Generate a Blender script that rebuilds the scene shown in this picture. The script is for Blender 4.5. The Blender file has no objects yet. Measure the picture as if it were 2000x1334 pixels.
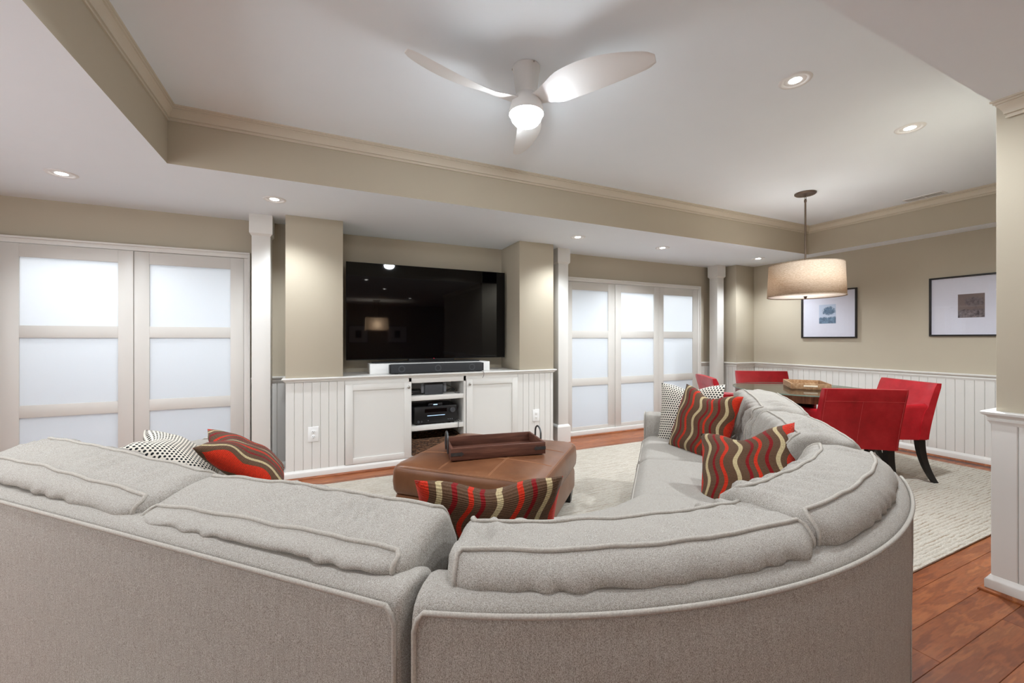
import bpy, bmesh, math, random
from mathutils import Vector, Matrix, noise
random.seed(7)
PI = math.pi
S2 = math.sqrt(2)
sc = bpy.context.scene
COL = sc.collection

# ------------------------------------------------------------------ camera
YAW = math.atan2(370, 800.5)
cd = bpy.data.cameras.new('camera')
cd.sensor_width = 36
cd.lens = 800.5 / 2000 * 36
cd.shift_y = -6 / 2000
cd.clip_start = 0.02
cam = bpy.data.objects.new('camera', cd)
cam.location = (0, 0, 1.2)
cam.rotation_euler = (PI / 2, 0, -YAW)
COL.objects.link(cam)
sc.camera = cam

# ------------------------------------------------------------------ world, exposure
w = bpy.data.worlds.new('world')
sc.world = w
w.use_nodes = True
w.node_tree.nodes['Background'].inputs[0].default_value = (0.93, 0.96, 1.0, 1)
w.node_tree.nodes['Background'].inputs[1].default_value = 2.9
sc.view_settings.view_transform = 'Standard'
sc.view_settings.look = 'None'
sc.view_settings.gamma = 1
sc.view_settings.use_curve_mapping = False
sc.view_settings.exposure = 1.12
sc.cycles.max_bounces = 7
sc.cycles.diffuse_bounces = 4
sc.cycles.use_adaptive_sampling = True
sc.cycles.adaptive_threshold = 0.02
sc.cycles.glossy_bounces = 3
sc.cycles.transmission_bounces = 5
sc.cycles.caustics_reflective = False
sc.cycles.caustics_refractive = False
CAN_W = 8.4        # recessed lights
FAN_GLOW = 66.0
PEND_W = 3.1
CLOSET_W = 5.2


# ------------------------------------------------------------------ helpers: colour, materials
def lin(c):
    r = []
    for v in c:
        v = v / 255.0
        r.append(v / 12.92 if v <= 0.04045 else ((v + 0.055) / 1.055) ** 2.4)
    return (r[0], r[1], r[2], 1)


class NT:
    def __init__(self, name):
        self.m = bpy.data.materials.new(name)
        self.m.use_nodes = True
        self.t = self.m.node_tree
        self.t.nodes.clear()
        self.out = self.n('ShaderNodeOutputMaterial')

    def n(self, kind, **kw):
        nd = self.t.nodes.new(kind)
        for k, v in kw.items():
            setattr(nd, k, v)
        return nd

    def l(self, a, b):
        self.t.links.new(a, b)

    def coords(self, scale=(1, 1, 1), out='Object', rnd=False, rot=(0, 0, 0)):
        tc = self.n('ShaderNodeTexCoord')
        mp = self.n('ShaderNodeMapping')
        mp.inputs['Scale'].default_value = scale
        mp.inputs['Rotation'].default_value = rot
        self.l(tc.outputs[out], mp.inputs['Vector'])
        if rnd:
            oi = self.n('ShaderNodeObjectInfo')
            mm = self.n('ShaderNodeMath', operation='MULTIPLY')
            mm.inputs[1].default_value = 37.0
            self.l(oi.outputs['Random'], mm.inputs[0])
            cb = self.n('ShaderNodeCombineXYZ')
            self.l(mm.outputs[0], cb.inputs[0])
            self.l(mm.outputs[0], cb.inputs[1])
            self.l(cb.outputs[0], mp.inputs['Location'])
        return mp.outputs[0]

    def noise(self, vec, scale, detail=3, rough=0.5):
        nd = self.n('ShaderNodeTexNoise')
        nd.inputs['Scale'].default_value = scale
        nd.inputs['Detail'].default_value = detail
        nd.inputs['Roughness'].default_value = rough
        self.l(vec, nd.inputs['Vector'])
        return nd.outputs['Fac']

    def ramp(self, fac, stops, interp='LINEAR'):
        r = self.n('ShaderNodeValToRGB')
        r.color_ramp.interpolation = interp
        e = r.color_ramp.elements
        while len(e) < len(stops):
            e.new(0.5)
        for k, (p, c) in enumerate(stops):
            e[k].position = p
            e[k].color = c
        self.l(fac, r.inputs[0])
        return r.outputs[0]

    def math(self, op, a, b=None, c=None):
        nd = self.n('ShaderNodeMath', operation=op)
        for k, v in enumerate((a, b, c)):
            if v is None:
                continue
            if isinstance(v, (int, float)):
                nd.inputs[k].default_value = v
            else:
                self.l(v, nd.inputs[k])
        return nd.outputs[0]

    def mix(self, fac, a, b, mode='MIX'):
        nd = self.n('ShaderNodeMix', data_type='RGBA', blend_type=mode)
        for k, v in ((0, fac), (6, a), (7, b)):
            if isinstance(v, (int, float)):
                nd.inputs[k].default_value = v
            elif isinstance(v, tuple):
                nd.inputs[k].default_value = v
            else:
                self.l(v, nd.inputs[k])
        return nd.outputs[2]

    def bump(self, h, strength=0.2, dist=0.01):
        b = self.n('ShaderNodeBump')
        b.inputs['Strength'].default_value = strength
        b.inputs['Distance'].default_value = dist
        self.l(h, b.inputs['Height'])
        return b.outputs[0]

    def bsdf(self, color=None, rough=0.5, metal=0.0, spec=0.5, normal=None, coat=0.0, sheen=0.0, emit=None, estr=0.0,
             trans=0.0, ior=1.45):
        p = self.n('ShaderNodeBsdfPrincipled')
        if isinstance(color, tuple):
            p.inputs['Base Color'].default_value = color
        elif color is not None:
            self.l(color, p.inputs['Base Color'])
        if isinstance(rough, (int, float)):
            p.inputs['Roughness'].default_value = rough
        else:
            self.l(rough, p.inputs['Roughness'])
        p.inputs['Metallic'].default_value = metal
        p.inputs['Specular IOR Level'].default_value = spec
        p.inputs['Coat Weight'].default_value = coat
        p.inputs['Sheen Weight'].default_value = sheen
        p.inputs['Transmission Weight'].default_value = trans
        p.inputs['IOR'].default_value = ior
        if emit:
            p.inputs['Emission Color'].default_value = emit
            p.inputs['Emission Strength'].default_value = estr
        if normal is not None:
            self.l(normal, p.inputs['Normal'])
        self.l(p.outputs[0], self.out.inputs[0])
        return p


def plain(name, rgb, rough=0.5, metal=0.0, spec=0.5, nscale=0, namt=0.0, bstr=0.0, bscale=200, **kw):
    """procedural material: colour with slight noise variation and fine relief"""
    t = NT(name)
    v = t.coords()
    c = lin(rgb)
    if namt:
        f = t.noise(v, nscale, 4)
        a = tuple(x * (1 - namt) for x in c[:3]) + (1,)
        b = tuple(min(1, x * (1 + namt)) for x in c[:3]) + (1,)
        col = t.ramp(f, [(0.3, a), (0.7, b)])
    else:
        col = c
    nm = t.bump(t.noise(v, bscale, 2), bstr, 0.002) if bstr else None
    t.bsdf(col, rough, metal, spec, nm, **kw)
    return t.m


MAT = {}
MAT['wall'] = plain('wall_paint', (184, 174, 155), 0.75, nscale=3, namt=0.015, bstr=0.08, bscale=300)
MAT['crown'] = plain('crown_paint', (206, 196, 178), 0.5, nscale=4, namt=0.01)
MAT['ceil'] = plain('ceiling_paint', (238, 245, 251), 0.85, nscale=2, namt=0.01, bstr=0.05, bscale=250)
MAT['white'] = plain('white_paint', (222, 220, 215), 0.35, nscale=3, namt=0.012)
MAT['doorw'] = plain('door_paint', (206, 203, 197), 0.4, nscale=3, namt=0.012)
MAT['plastic'] = plain('white_plastic', (236, 236, 234), 0.35, nscale=4, namt=0.01)
MAT['slot'] = plain('dark_slot', (60, 58, 55), 0.6, nscale=9, namt=0.05)
MAT['black'] = plain('black_plastic', (22, 22, 24), 0.35, nscale=30, namt=0.1)
MAT['darkgrey'] = plain('dark_grey_plastic', (66, 68, 72), 0.45, nscale=40, namt=0.08)
MAT['midgrey'] = plain('grey_plastic', (108, 111, 116), 0.45, nscale=40, namt=0.06)
MAT['chrome'] = plain('brushed_nickel', (180, 176, 170), 0.28, 1.0, nscale=60, namt=0.05)
MAT['iron'] = plain('grey_iron', (92, 94, 96), 0.4, 0.9, nscale=60, namt=0.15, bstr=0.2, bscale=120)
MAT['bronze'] = plain('bronze_metal', (112, 98, 88), 0.38, 0.85, nscale=30, namt=0.1)
MAT['legblack'] = plain('black_stained_wood', (24, 21, 20), 0.35, nscale=25, namt=0.2)
MAT['fan'] = plain('fan_white', (232, 232, 231), 0.45, nscale=5, namt=0.008)
MAT['framebl'] = plain('black_frame_wood', (30, 27, 26), 0.4, nscale=25, namt=0.15)
MAT['mat_board'] = plain('mat_board', (232, 232, 236), 0.9, nscale=40, namt=0.01)
MAT['seam'] = plain('red_thread', (196, 70, 72), 0.6, nscale=60, namt=0.1)
MAT['tanthread'] = plain('tan_thread', (168, 118, 84), 0.6, nscale=60, namt=0.1)
MAT['cream_handle'] = plain('pale_bone', (226, 214, 192), 0.5, nscale=50, namt=0.06)


def m_sofa():
    t = NT('sofa_tweed')
    f = t.noise(t.coords((1, 1, .45)), 900, 1, 0.5)
    g = t.noise(t.coords((230, 230, 16)), 1.0, 2, 0.6)
    c = t.ramp(f, [(0.3, lin((122, 116, 107))), (0.5, lin((166, 161, 153))), (0.7, lin((194, 190, 184)))])
    c = t.mix(t.ramp(g, [(0.42, (0, 0, 0, 1)), (0.8, (.26, .26, .26, 1))]), c, lin((112, 100, 88)))
    t.bsdf(c, 0.9, spec=0.12, normal=t.bump(f, 0.35, 0.0015))
    return t.m


MAT['sofa'] = m_sofa()
MAT['piping'] = plain('sofa_piping', (172, 166, 157), 0.9, spec=0.1, nscale=300, namt=0.15, bstr=0.4, bscale=500)


def m_floor():
    t = NT('floor_wood')
    v = t.coords((1, 1, 1), rnd=True)
    vs = t.coords((1.6, 14, 14), rnd=True)
    warp = t.noise(v, 3.0, 3)
    n1 = t.noise(vs, 1.6, 6, 0.62)
    vf = t.coords((10, 130, 130), rnd=True)
    n2 = t.noise(vf, 1.2, 3, 0.6)
    ring = t.math('SINE', t.math('MULTIPLY', t.math('ADD', n1, t.math('MULTIPLY', warp, 0.8)), 34.0))
    ring = t.math('MULTIPLY_ADD', ring, 0.5, 0.5)
    base = t.ramp(n1, [(0.25, lin((124, 66, 36))), (0.5, lin((170, 100, 58))), (0.75, lin((198, 130, 80)))])
    c = t.mix(t.math('MULTIPLY', ring, 0.38), base, lin((92, 48, 28)))
    c = t.mix(t.math('MULTIPLY', n2, 0.3), c, lin((120, 70, 44)))
    oi = t.n('ShaderNodeObjectInfo')
    tint = t.ramp(oi.outputs['Random'], [(0.0, lin((205, 196, 190))), (1.0, lin((255, 252, 248)))])
    c = t.mix(1.0, c, tint, 'MULTIPLY')
    t.bsdf(c, t.math('MULTIPLY_ADD', n2, 0.2, 0.28), spec=0.5, normal=t.bump(t.math('ADD', n2, t.math('MULTIPLY', ring, 0.4)), 0.12, 0.002))
    return t.m


MAT['floor'] = m_floor()


def m_rug():
    t = NT('rug_wool')
    v = t.coords((1, 1, 1))
    vs = t.coords((7, 46, 1))
    n1 = t.noise(vs, 1.0, 3, 0.6)
    vf = t.coords((60, 220, 60))
    n2 = t.noise(vf, 1.0, 2, 0.6)
    n3 = t.noise(v, 1.2, 2)
    wv = t.n('ShaderNodeTexWave', wave_type='BANDS', bands_direction='Y')
    wv.inputs['Scale'].default_value = 14.0
    wv.inputs['Distortion'].default_value = 2.5
    wv.inputs['Detail'].default_value = 2
    wv.inputs['Detail Scale'].default_value = 1.5
    t.l(v, wv.inputs['Vector'])
    line = t.math('MULTIPLY', t.ramp(wv.outputs['Fac'], [(0.0, (1, 1, 1, 1)), (0.35, (0, 0, 0, 1))]),
                  t.ramp(n1, [(0.42, (0, 0, 0, 1)), (0.6, (1, 1, 1, 1))]))
    c = t.ramp(n2, [(0.3, lin((182, 175, 162))), (0.7, lin((209, 203, 192)))])
    c = t.mix(t.math('MULTIPLY', line, 0.85), c, lin((140, 120, 96)))
    c = t.mix(t.math('MULTIPLY', n3, 0.1), c, lin((200, 188, 168)))
    h = t.math('ADD', t.math('MULTIPLY', wv.outputs['Fac'], 0.8), n2)
    t.bsdf(c, 0.95, spec=0.1, normal=t.bump(h, 0.6, 0.006))
    return t.m


MAT['rug'] = m_rug()


def m_leather(name, lo, mid, hi, rough=0.32, scale=5):
    t = NT(name)
    v = t.coords()
    n = t.noise(v, scale, 5, 0.6)
    vo = t.n('ShaderNodeTexVoronoi')
    vo.inputs['Scale'].default_value = 260
    t.l(v, vo.inputs['Vector'])
    c = t.ramp(n, [(0.25, lin(lo)), (0.5, lin(mid)), (0.8, lin(hi))])
    h = t.math('ADD', t.math('MULTIPLY', vo.outputs['Distance'], 0.5), t.noise(v, 22, 3))
    t.bsdf(c, rough, spec=0.5, normal=t.bump(h, 0.18, 0.003))
    return t.m


MAT['brown_leather'] = m_leather('brown_leather', (96, 60, 40), (118, 76, 50), (136, 92, 63), 0.33)
MAT['red_leather'] = m_leather('red_leather', (138, 14, 22), (168, 22, 33), (188, 40, 48), 0.34, 7)


def m_darkwood(name, a, b, c_, axis=0, gloss=0.5):
    t = NT(name)
    s = [40, 40, 40]
    s[axis] = 3.5
    v = t.coords(tuple(s))
    n = t.noise(v, 1.0, 5, 0.65)
    n2 = t.noise(t.coords(), 9, 3)
    c = t.ramp(n, [(0.25, lin(a)), (0.5, lin(b)), (0.75, lin(c_))])
    c = t.mix(t.math('MULTIPLY', n2, 0.35), c, lin(a))
    t.bsdf(c, gloss, spec=0.4, normal=t.bump(n, 0.25, 0.002))
    return t.m


MAT['traywood'] = m_darkwood('tray_wood', (58, 34, 26), (98, 60, 46), (128, 86, 68), 0, 0.6)
MAT['tablewood'] = m_darkwood('table_wood', (58, 32, 20), (98, 58, 38), (134, 88, 60), 2, 0.35)
MAT['rattan'] = m_darkwood('rattan_tray', (118, 84, 56), (166, 130, 94), (206, 178, 142), 0, 0.6)


def m_basket():
    t = NT('woven_basket')
    v = t.coords((40, 40, 110))
    n = t.noise(v, 1.0, 3, 0.7)
    c = t.ramp(n, [(0.35, lin((34, 22, 16))), (0.55, lin((104, 74, 52))), (0.75, lin((160, 124, 92)))])
    t.bsdf(c, 0.7, normal=t.bump(n, 0.8, 0.01))
    return t.m


MAT['basket'] = m_basket()


def m_stripe():
    """woven kilim: wavy warm stripes on brown, from the pillow's own UV"""
    t = NT('kilim_stripe')
    tc = t.n('ShaderNodeTexCoord')
    sp = t.n('ShaderNodeSeparateXYZ')
    t.l(tc.outputs['UV'], sp.inputs[0])
    u, v = sp.outputs[0], sp.outputs[1]
    wob = t.math('MULTIPLY', t.math('SINE', t.math('MULTIPLY', v, 15.0)), 0.032)
    wob2 = t.math('MULTIPLY', t.math('SINE', t.math('ADD', t.math('MULTIPLY', v, 7.0), 1.0)), 0.02)
    x = t.math('ADD', t.math('ADD', u, wob), wob2)
    B = lin((94, 70, 52))
    R = lin((196, 48, 26))
    D = lin((128, 18, 24))
    K = lin((190, 172, 132))
    stops = [(0, R), (0.045, B), (0.12, K), (0.158, B), (0.225, D), (0.255, B), (0.315, R), (0.352, B), (0.455, K), (0.497, B), (0.575, D), (0.607, B),
             (0.655, R), (0.69, B), (0.765, D), (0.80, B), (0.865, K), (0.905, B), (0.955, R)]
    c = t.ramp(x, stops, 'CONSTANT')
    vf = t.coords((1, 1, 1), 'UV')
    n = t.noise(vf, 90, 2, 0.6)
    c = t.mix(t.math('MULTIPLY', t.ramp(n, [(0.4, (0, 0, 0, 1)), (0.7, (1, 1, 1, 1))]), 0.35), c, lin((60, 40, 30)))
    wv = t.math('SINE', t.math('MULTIPLY', v, 420.0))
    t.bsdf(c, 0.95, spec=0.1, normal=t.bump(t.math('ADD', n, t.math('MULTIPLY', wv, 0.3)), 0.6, 0.004), sheen=0.1)
    return t.m


def m_dots():
    t = NT('dotted_cotton')
    tc = t.n('ShaderNodeTexCoord')
    sp = t.n('ShaderNodeSeparateXYZ')
    t.l(tc.outputs['UV'], sp.inputs[0])
    N = 27.0
    y = t.math('MULTIPLY', sp.outputs[1], N)
    row = t.math('FLOOR', y)
    off = t.math('MULTIPLY', t.math('MODULO', row, 2.0), 0.5)
    x = t.math('ADD', t.math('MULTIPLY', sp.outputs[0], N * 0.9), off)
    fx = t.math('SUBTRACT', t.math('FRACT', x), 0.5)
    fy = t.math('SUBTRACT', t.math('FRACT', y), 0.5)
    d = t.math('SQRT', t.math('ADD', t.math('MULTIPLY', fx, fx), t.math('MULTIPLY', fy, fy)))
    k = t.math('LESS_THAN', d, 0.33)
    c = t.mix(k, lin((216, 209, 196)), lin((34, 36, 38)))
    n = t.noise(t.coords((1, 1, 1), 'UV'), 130, 2)
    t.bsdf(c, 0.95, spec=0.1, normal=t.bump(n, 0.3, 0.002))
    return t.m


MAT['stripe'] = m_stripe()
MAT['dots'] = m_dots()


def m_pane():
    t = NT('frosted_glass')
    v = t.coords()
    n = t.noise(v, 350, 2)
    tr = t.n('ShaderNodeBsdfTranslucent')
    tr.inputs[0].default_value = (0.93, 0.95, 0.97, 1)
    p = t.n('ShaderNodeBsdfPrincipled')
    p.inputs['Base Color'].default_value = (0.8, 0.82, 0.84, 1)
    p.inputs['Roughness'].default_value = 0.45
    t.l(t.bump(n, 0.05, 0.001), p.inputs['Normal'])
    mx = t.n('ShaderNodeMixShader')
    mx.inputs[0].default_value = 0.45
    t.l(tr.outputs[0], mx.inputs[1])
    t.l(p.outputs[0], mx.inputs[2])
    t.l(mx.outputs[0], t.out.inputs[0])
    return t.m


MAT['pane'] = m_pane()


def m_shade():
    t = NT('linen_shade')
    v = t.coords((60, 60, 330))
    n = t.noise(v, 1.0, 3, 0.7)
    c = t.ramp(n, [(0.3, lin((176, 155, 133))), (0.7, lin((214, 200, 183)))])
    tr = t.n('ShaderNodeBsdfTranslucent')
    t.l(c, tr.inputs[0])
    di = t.n('ShaderNodeBsdfDiffuse')
    t.l(c, di.inputs[0])
    mx = t.n('ShaderNodeMixShader')
    mx.inputs[0].default_value = 0.5
    t.l(tr.outputs[0], mx.inputs[1])
    t.l(di.outputs[0], mx.inputs[2])
    t.l(mx.outputs[0], t.out.inputs[0])
    return t.m


MAT['shade'] = m_shade()


def m_diff():
    t = NT('lamp_diffuser')
    tr = t.n('ShaderNodeBsdfTranslucent')
    tr.inputs[0].default_value = (0.95, 0.93, 0.9, 1)
    di = t.n('ShaderNodeBsdfDiffuse')
    di.inputs[0].default_value = (0.9, 0.88, 0.86, 1)
    mx = t.n('ShaderNodeMixShader')
    mx.inputs[0].default_value = 0.5
    t.l(tr.outputs[0], mx.inputs[1])
    t.l(di.outputs[0], mx.inputs[2])
    t.l(mx.outputs[0], t.out.inputs[0])
    return t.m


MAT['diffuser'] = m_diff()


def emis(name, rgb, s):
    t = NT(name)
    e = t.n('ShaderNodeEmission')
    e.inputs[0].default_value = rgb
    e.inputs[1].default_value = s
    t.l(e.outputs[0], t.out.inputs[0])
    return t.m


MAT['lens'] = emis('lit_lens', (1, 0.98, 0.94, 1), 14)
MAT['fanlens'] = emis('lit_fan_lens', (0.9, 0.955, 1, 1), FAN_GLOW)
MAT['led'] = emis('blue_display', (0.5, 0.72, 1, 1), 0.8)
MAT['redled'] = emis('red_standby_light', (1, 0.05, 0.1, 1), 1.0)


def m_screen():
    t = NT('black_screen_glass')
    v = t.coords()
    n = t.noise(v, 4, 2)
    c = t.ramp(n, [(0.3, (0.0012, 0.001, 0.0014, 1)), (0.7, (0.0016, 0.0013, 0.002, 1))])
    t.bsdf(c, 0.03, spec=0.35)
    return t.m


MAT['screen'] = m_screen()


def m_glass(name, tint=(0.9, 0.96, 0.94, 1), rough=0.0):
    """thin sheet glass: mostly clear, mirror-like at a slant"""
    t = NT(name)
    tr = t.n('ShaderNodeBsdfTransparent')
    tr.inputs[0].default_value = tint
    gl = t.n('ShaderNodeBsdfGlossy')
    gl.inputs['Roughness'].default_value = rough
    lw = t.n('ShaderNodeLayerWeight')
    lw.inputs[0].default_value = 0.5
    mx = t.n('ShaderNodeMixShader')
    t.l(t.math('MULTIPLY_ADD', t.math('POWER', lw.outputs['Facing'], 5.0), 0.85, 0.025), mx.inputs[0])
    t.l(tr.outputs[0], mx.inputs[1])
    t.l(gl.outputs[0], mx.inputs[2])
    t.l(mx.outputs[0], t.out.inputs[0])
    return t.m


MAT['glass'] = m_glass('clear_glass')
MAT['picglass'] = m_glass('picture_glass', (0.97, 0.97, 0.99, 1))
MAT['glassedge'] = plain('glass_edge', (120, 150, 140), 0.1, nscale=20, namt=0.05)


def m_print(name, sky, midc, dark, seed):
    t = NT(name)
    tc = t.n('ShaderNodeTexCoord')
    sp = t.n('ShaderNodeSeparateXYZ')
    t.l(tc.outputs['UV'], sp.inputs[0])
    mp = t.n('ShaderNodeMapping')
    mp.inputs['Location'].default_value = (seed, seed * 2, 0)
    mp.inputs['Scale'].default_value = (3, 3, 1)
    t.l(tc.outputs['UV'], mp.inputs[0])
    n = t.noise(mp.outputs[0], 2.0, 6, 0.7)
    dx = t.math('MULTIPLY', t.math('SUBTRACT', sp.outputs[0], 0.6), 1.5)
    dy = t.math('MULTIPLY', t.math('SUBTRACT', sp.outputs[1], 0.66), 2.6)
    r = t.math('SQRT', t.math('ADD', t.math('MULTIPLY', dx, dx), t.math('MULTIPLY', dy, dy)))
    crown = t.ramp(t.math('ADD', r, t.math('MULTIPLY', t.math('SUBTRACT', n, 0.5), 1.1)), [(0.45, (1, 1, 1, 1)), (0.62, (0, 0, 0, 1))])
    ground = t.ramp(t.math('ADD', sp.outputs[1], t.math('MULTIPLY', t.math('SUBTRACT', n, 0.5), 0.25)), [(0.30, (1, 1, 1, 1)), (0.36, (0, 0, 0, 1))])
    c = t.mix(ground, lin(sky), t.ramp(n, [(0.35, lin(dark)), (0.65, lin(midc))]))
    c = t.mix(crown, c, t.ramp(n, [(0.3, lin(dark)), (0.8, lin(midc))]))
    t.bsdf(c, 0.6)
    return t.m


MAT['print_blue'] = m_print('print_blue_tree', (196, 208, 220), (120, 150, 172), (58, 84, 104), 1.3)
MAT['print_sepia'] = m_print('print_sepia_path', (120, 104, 96), (150, 138, 134), (56, 46, 44), 4.1)


# ------------------------------------------------------------------ helpers: mesh
WM = {}


def wm(o):
    return WM.get(o.name, Matrix.Identity(4))


def tag(o, label=None, cat=None, group=None, kind=None):
    if label:
        o['label'] = label
    if cat:
        o['category'] = cat
    if group:
        o['group'] = group
    if kind:
        o['kind'] = kind
    return o


def empty(name, loc, rz=0.0, mat4=None):
    o = bpy.data.objects.new(name, None)
    o.empty_display_size = 0.1
    M = mat4 if mat4 is not None else Matrix.Translation(loc) @ Matrix.Rotation(rz, 4, 'Z')
    o.matrix_basis = M
    COL.objects.link(o)
    WM[o.name] = M
    return o


def obj(name, me, mat, parent=None, local=False):
    """link mesh (vertices in world space, or in the parent's space if local)"""
    if mat is not None and not me.materials:
        for m_ in (mat if isinstance(mat, (list, tuple)) else [mat]):
            me.materials.append(MAT[m_] if isinstance(m_, str) else m_)
    o = bpy.data.objects.new(name, me)
    COL.objects.link(o)
    if parent is not None:
        o.parent = parent
        P = wm(parent)
        if local:
            WM[o.name] = P.copy()
        else:
            o.matrix_parent_inverse = P.inverted()
            WM[o.name] = Matrix.Identity(4)
    else:
        WM[o.name] = Matrix.Identity(4)
    return o


class MB:
    def __init__(self):
        self.b = bmesh.new()

    def box(self, x0, x1, y0, y1, z0, z1, bev=0.0, seg=2, mi=0):
        b2 = bmesh.new()
        bmesh.ops.create_cube(b2, size=1)
        for v in b2.verts:
            v.co = Vector(((x0 + x1) / 2 + v.co.x * (x1 - x0), (y0 + y1) / 2 + v.co.y * (y1 - y0),
                           (z0 + z1) / 2 + v.co.z * (z1 - z0)))
        if bev > 0:
            bev = min(bev, 0.49 * min(abs(x1 - x0), abs(y1 - y0), abs(z1 - z0)))
            bmesh.ops.bevel(b2, geom=b2.edges[:], offset=bev, segments=seg, affect='EDGES', profile=0.5)
        for f in b2.faces:
            f.material_index = mi
        self.merge(b2)
        return self

    def merge(self, b2, M=None):
        me = bpy.data.meshes.new('tmp')
        if M is not None:
            b2.transform(M)
        b2.to_mesh(me)
        b2.free()
        self.b.from_mesh(me)
        bpy.data.meshes.remove(me)

    def add(self, verts, faces, mi=0):
        vs = [self.b.verts.new(v) for v in verts]
        for f in faces:
            try:
                fc = self.b.faces.new([vs[i] for i in f])
                fc.material_index = mi
            except ValueError:
                pass
        return self

    def loft(self, rings, closed=True, caps=True, mi=0, loop=False):
        n = len(rings[0])
        verts = [p for r in rings for p in r]
        faces = []
        R = len(rings)
        for i in range(R if loop else R - 1):
            for j in range(n if closed else n - 1):
                a = i * n + j
                b = i * n + (j + 1) % n
                c = ((i + 1) % R) * n + (j + 1) % n
                d = ((i + 1) % R) * n + j
                faces.append((a, b, c, d))
        if caps and closed and not loop:
            faces.append(tuple(range(n))[::-1])
            faces.append(tuple((R - 1) * n + k for k in range(n)))
        return self.add(verts, faces, mi)

    def tube(self, pts, r, n=8, loop=False, caps=True, mi=0):
        pts = [Vector(p) for p in pts]
        L = len(pts)
        rings = []
        prev = None
        for i, p in enumerate(pts):
            if loop:
                d = pts[(i + 1) % L] - pts[i - 1]
            else:
                d = pts[min(i + 1, L - 1)] - pts[max(i - 1, 0)]
            if d.length < 1e-9:
                d = Vector((0, 0, 1))
            d.normalize()
            if prev is None:
                up = Vector((0, 0, 1)) if abs(d.z) < 0.9 else Vector((1, 0, 0))
                x = d.cross(up).normalized()
            else:
                x = (prev - d * prev.dot(d))
                if x.length < 1e-6:
                    x = d.orthogonal()
                x.normalize()
            prev = x
            y = d.cross(x)
            rr = r[i] if isinstance(r, (list, tuple)) else r
            rings.append([p + x * (rr * math.cos(2 * PI * k / n)) + y * (rr * math.sin(2 * PI * k / n)) for k in range(n)])
        return self.loft(rings, True, caps, mi, loop)

    def lathe(self, prof, c=(0, 0, 0), n=32, mi=0, caps=True):
        rings = []
        for r, z in prof:
            rings.append([Vector((c[0] + r * math.cos(2 * PI * k / n), c[1] + r * math.sin(2 * PI * k / n), c[2] + z)) for k in range(n)])
        return self.loft(rings, True, caps, mi)

    def sweep(self, path, prof, shear0=0.0, shear1=0.0, mi=0):
        """prof (d, z) pushed along an XY polyline; d to the right of the direction, mitred"""
        P = [Vector((p[0], p[1])) for p in path]
        rings = []
        for i, p in enumerate(P):
            ns = []
            if i > 0:
                d = (P[i] - P[i - 1]).normalized()
                ns.append(Vector((d.y, -d.x)))
            if i < len(P) - 1:
                d = (P[i + 1] - P[i]).normalized()
                ns.append(Vector((d.y, -d.x)))
            m = ns[0] if len(ns) == 1 else (ns[0] + ns[1]) / (1 + ns[0].dot(ns[1]))
            dirv = (P[1] - P[0]).normalized() if i == 0 else (P[-1] - P[-2]).normalized()
            sh = shear0 if i == 0 else (shear1 if i == len(P) - 1 else 0)
            rings.append([Vector((p.x + m.x * d_ - dirv.x * sh * d_, p.y + m.y * d_ - dirv.y * sh * d_, z)) for d_, z in prof])
        return self.loft(rings, True, True, mi)

    def mesh(self, name='mesh', smooth=0.0):
        bmesh.ops.recalc_face_normals(self.b, faces=self.b.faces[:])
        me = bpy.data.meshes.new(name)
        self.b.to_mesh(me)
        self.b.free()
        if smooth:
            for p in me.polygons:
                p.use_smooth = True
            try:
                me.set_sharp_from_angle(angle=math.radians(smooth))
            except Exception:
                pass
        return me

    def build(self, name, mat, parent=None, smooth=0.0, local=False):
        return obj(name, self.mesh(name, smooth), mat, parent, local)


def box(name, x0, x1, y0, y1, z0, z1, mat, parent=None, bev=0.0, local=False, smooth=0):
    return MB().box(x0, x1, y0, y1, z0, z1, bev).build(name, mat, parent, smooth or (40 if bev else 0), local)


def struct(o):
    o['kind'] = 'structure'
    return o


def uvw(u, v, z=0.0):
    """sofa frame (u to the left-back, v to the right-back) -> world"""
    return Vector(((v - u) / S2, (u + v) / S2, z))


# ================================================================== THE ROOM
ZS = 2.24      # soffit
ZT = 2.58      # tray ceiling
ZN = 2.31      # ceiling over the camera
YW = 4.265     # door wall
XR = 5.695     # right wall
YB = 3.07      # back beam
XBL = -0.838
XBR = 5.46
XP, YP = 2.895, 0.80   # wall end beside the camera
XL = -3.0
YREAR = -5.6

struct(box('floor_rear', XL, XP + .05, YREAR, -0.80, -0.011, 0.0, 'floor'))
floor = struct(box('floor', XL, XR + .3, YREAR, 5.1, -0.1, -0.012, 'floor'))
# planks
PW = 0.127
plank_mesh = {}
nplank = 0
for row in range(-14, 35):
    y0 = 0.838 + row * PW - PW
    if not (-0.75 < y0 < 1.15 or 3.45 < y0 < 4.3):
        continue
    x = -2.6 + random.uniform(-0.9, 0)
    while x < XR:
        L = random.choice((1.05, 1.22, 1.4))
        xe = x + L
        if xe > -2.4 and x < XR - 0.05 and not (y0 < 0.75 and x > XP + 0.15):
            if L not in plank_mesh:
                mb = MB().box(0.0006, L - 0.0006, 0.0005, PW - 0.0005, -0.012, 0.0, 0.0012, 1)
                plank_mesh[L] = mb.mesh('floor_plank')
                plank_mesh[L].materials.append(MAT['floor'])
            o = bpy.data.objects.new('floor_plank', plank_mesh[L])
            COL.objects.link(o)
            o.parent = floor
            o.location = (x, y0, 0)
            nplank += 1
        x = xe

# ceiling: tray, with the dropped soffits around it as parts
ceiling = struct(box('ceiling', XBL - .05, XBR + .05, 0.7, YB + .05, ZT, ZT + .1, 'ceil'))


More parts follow.
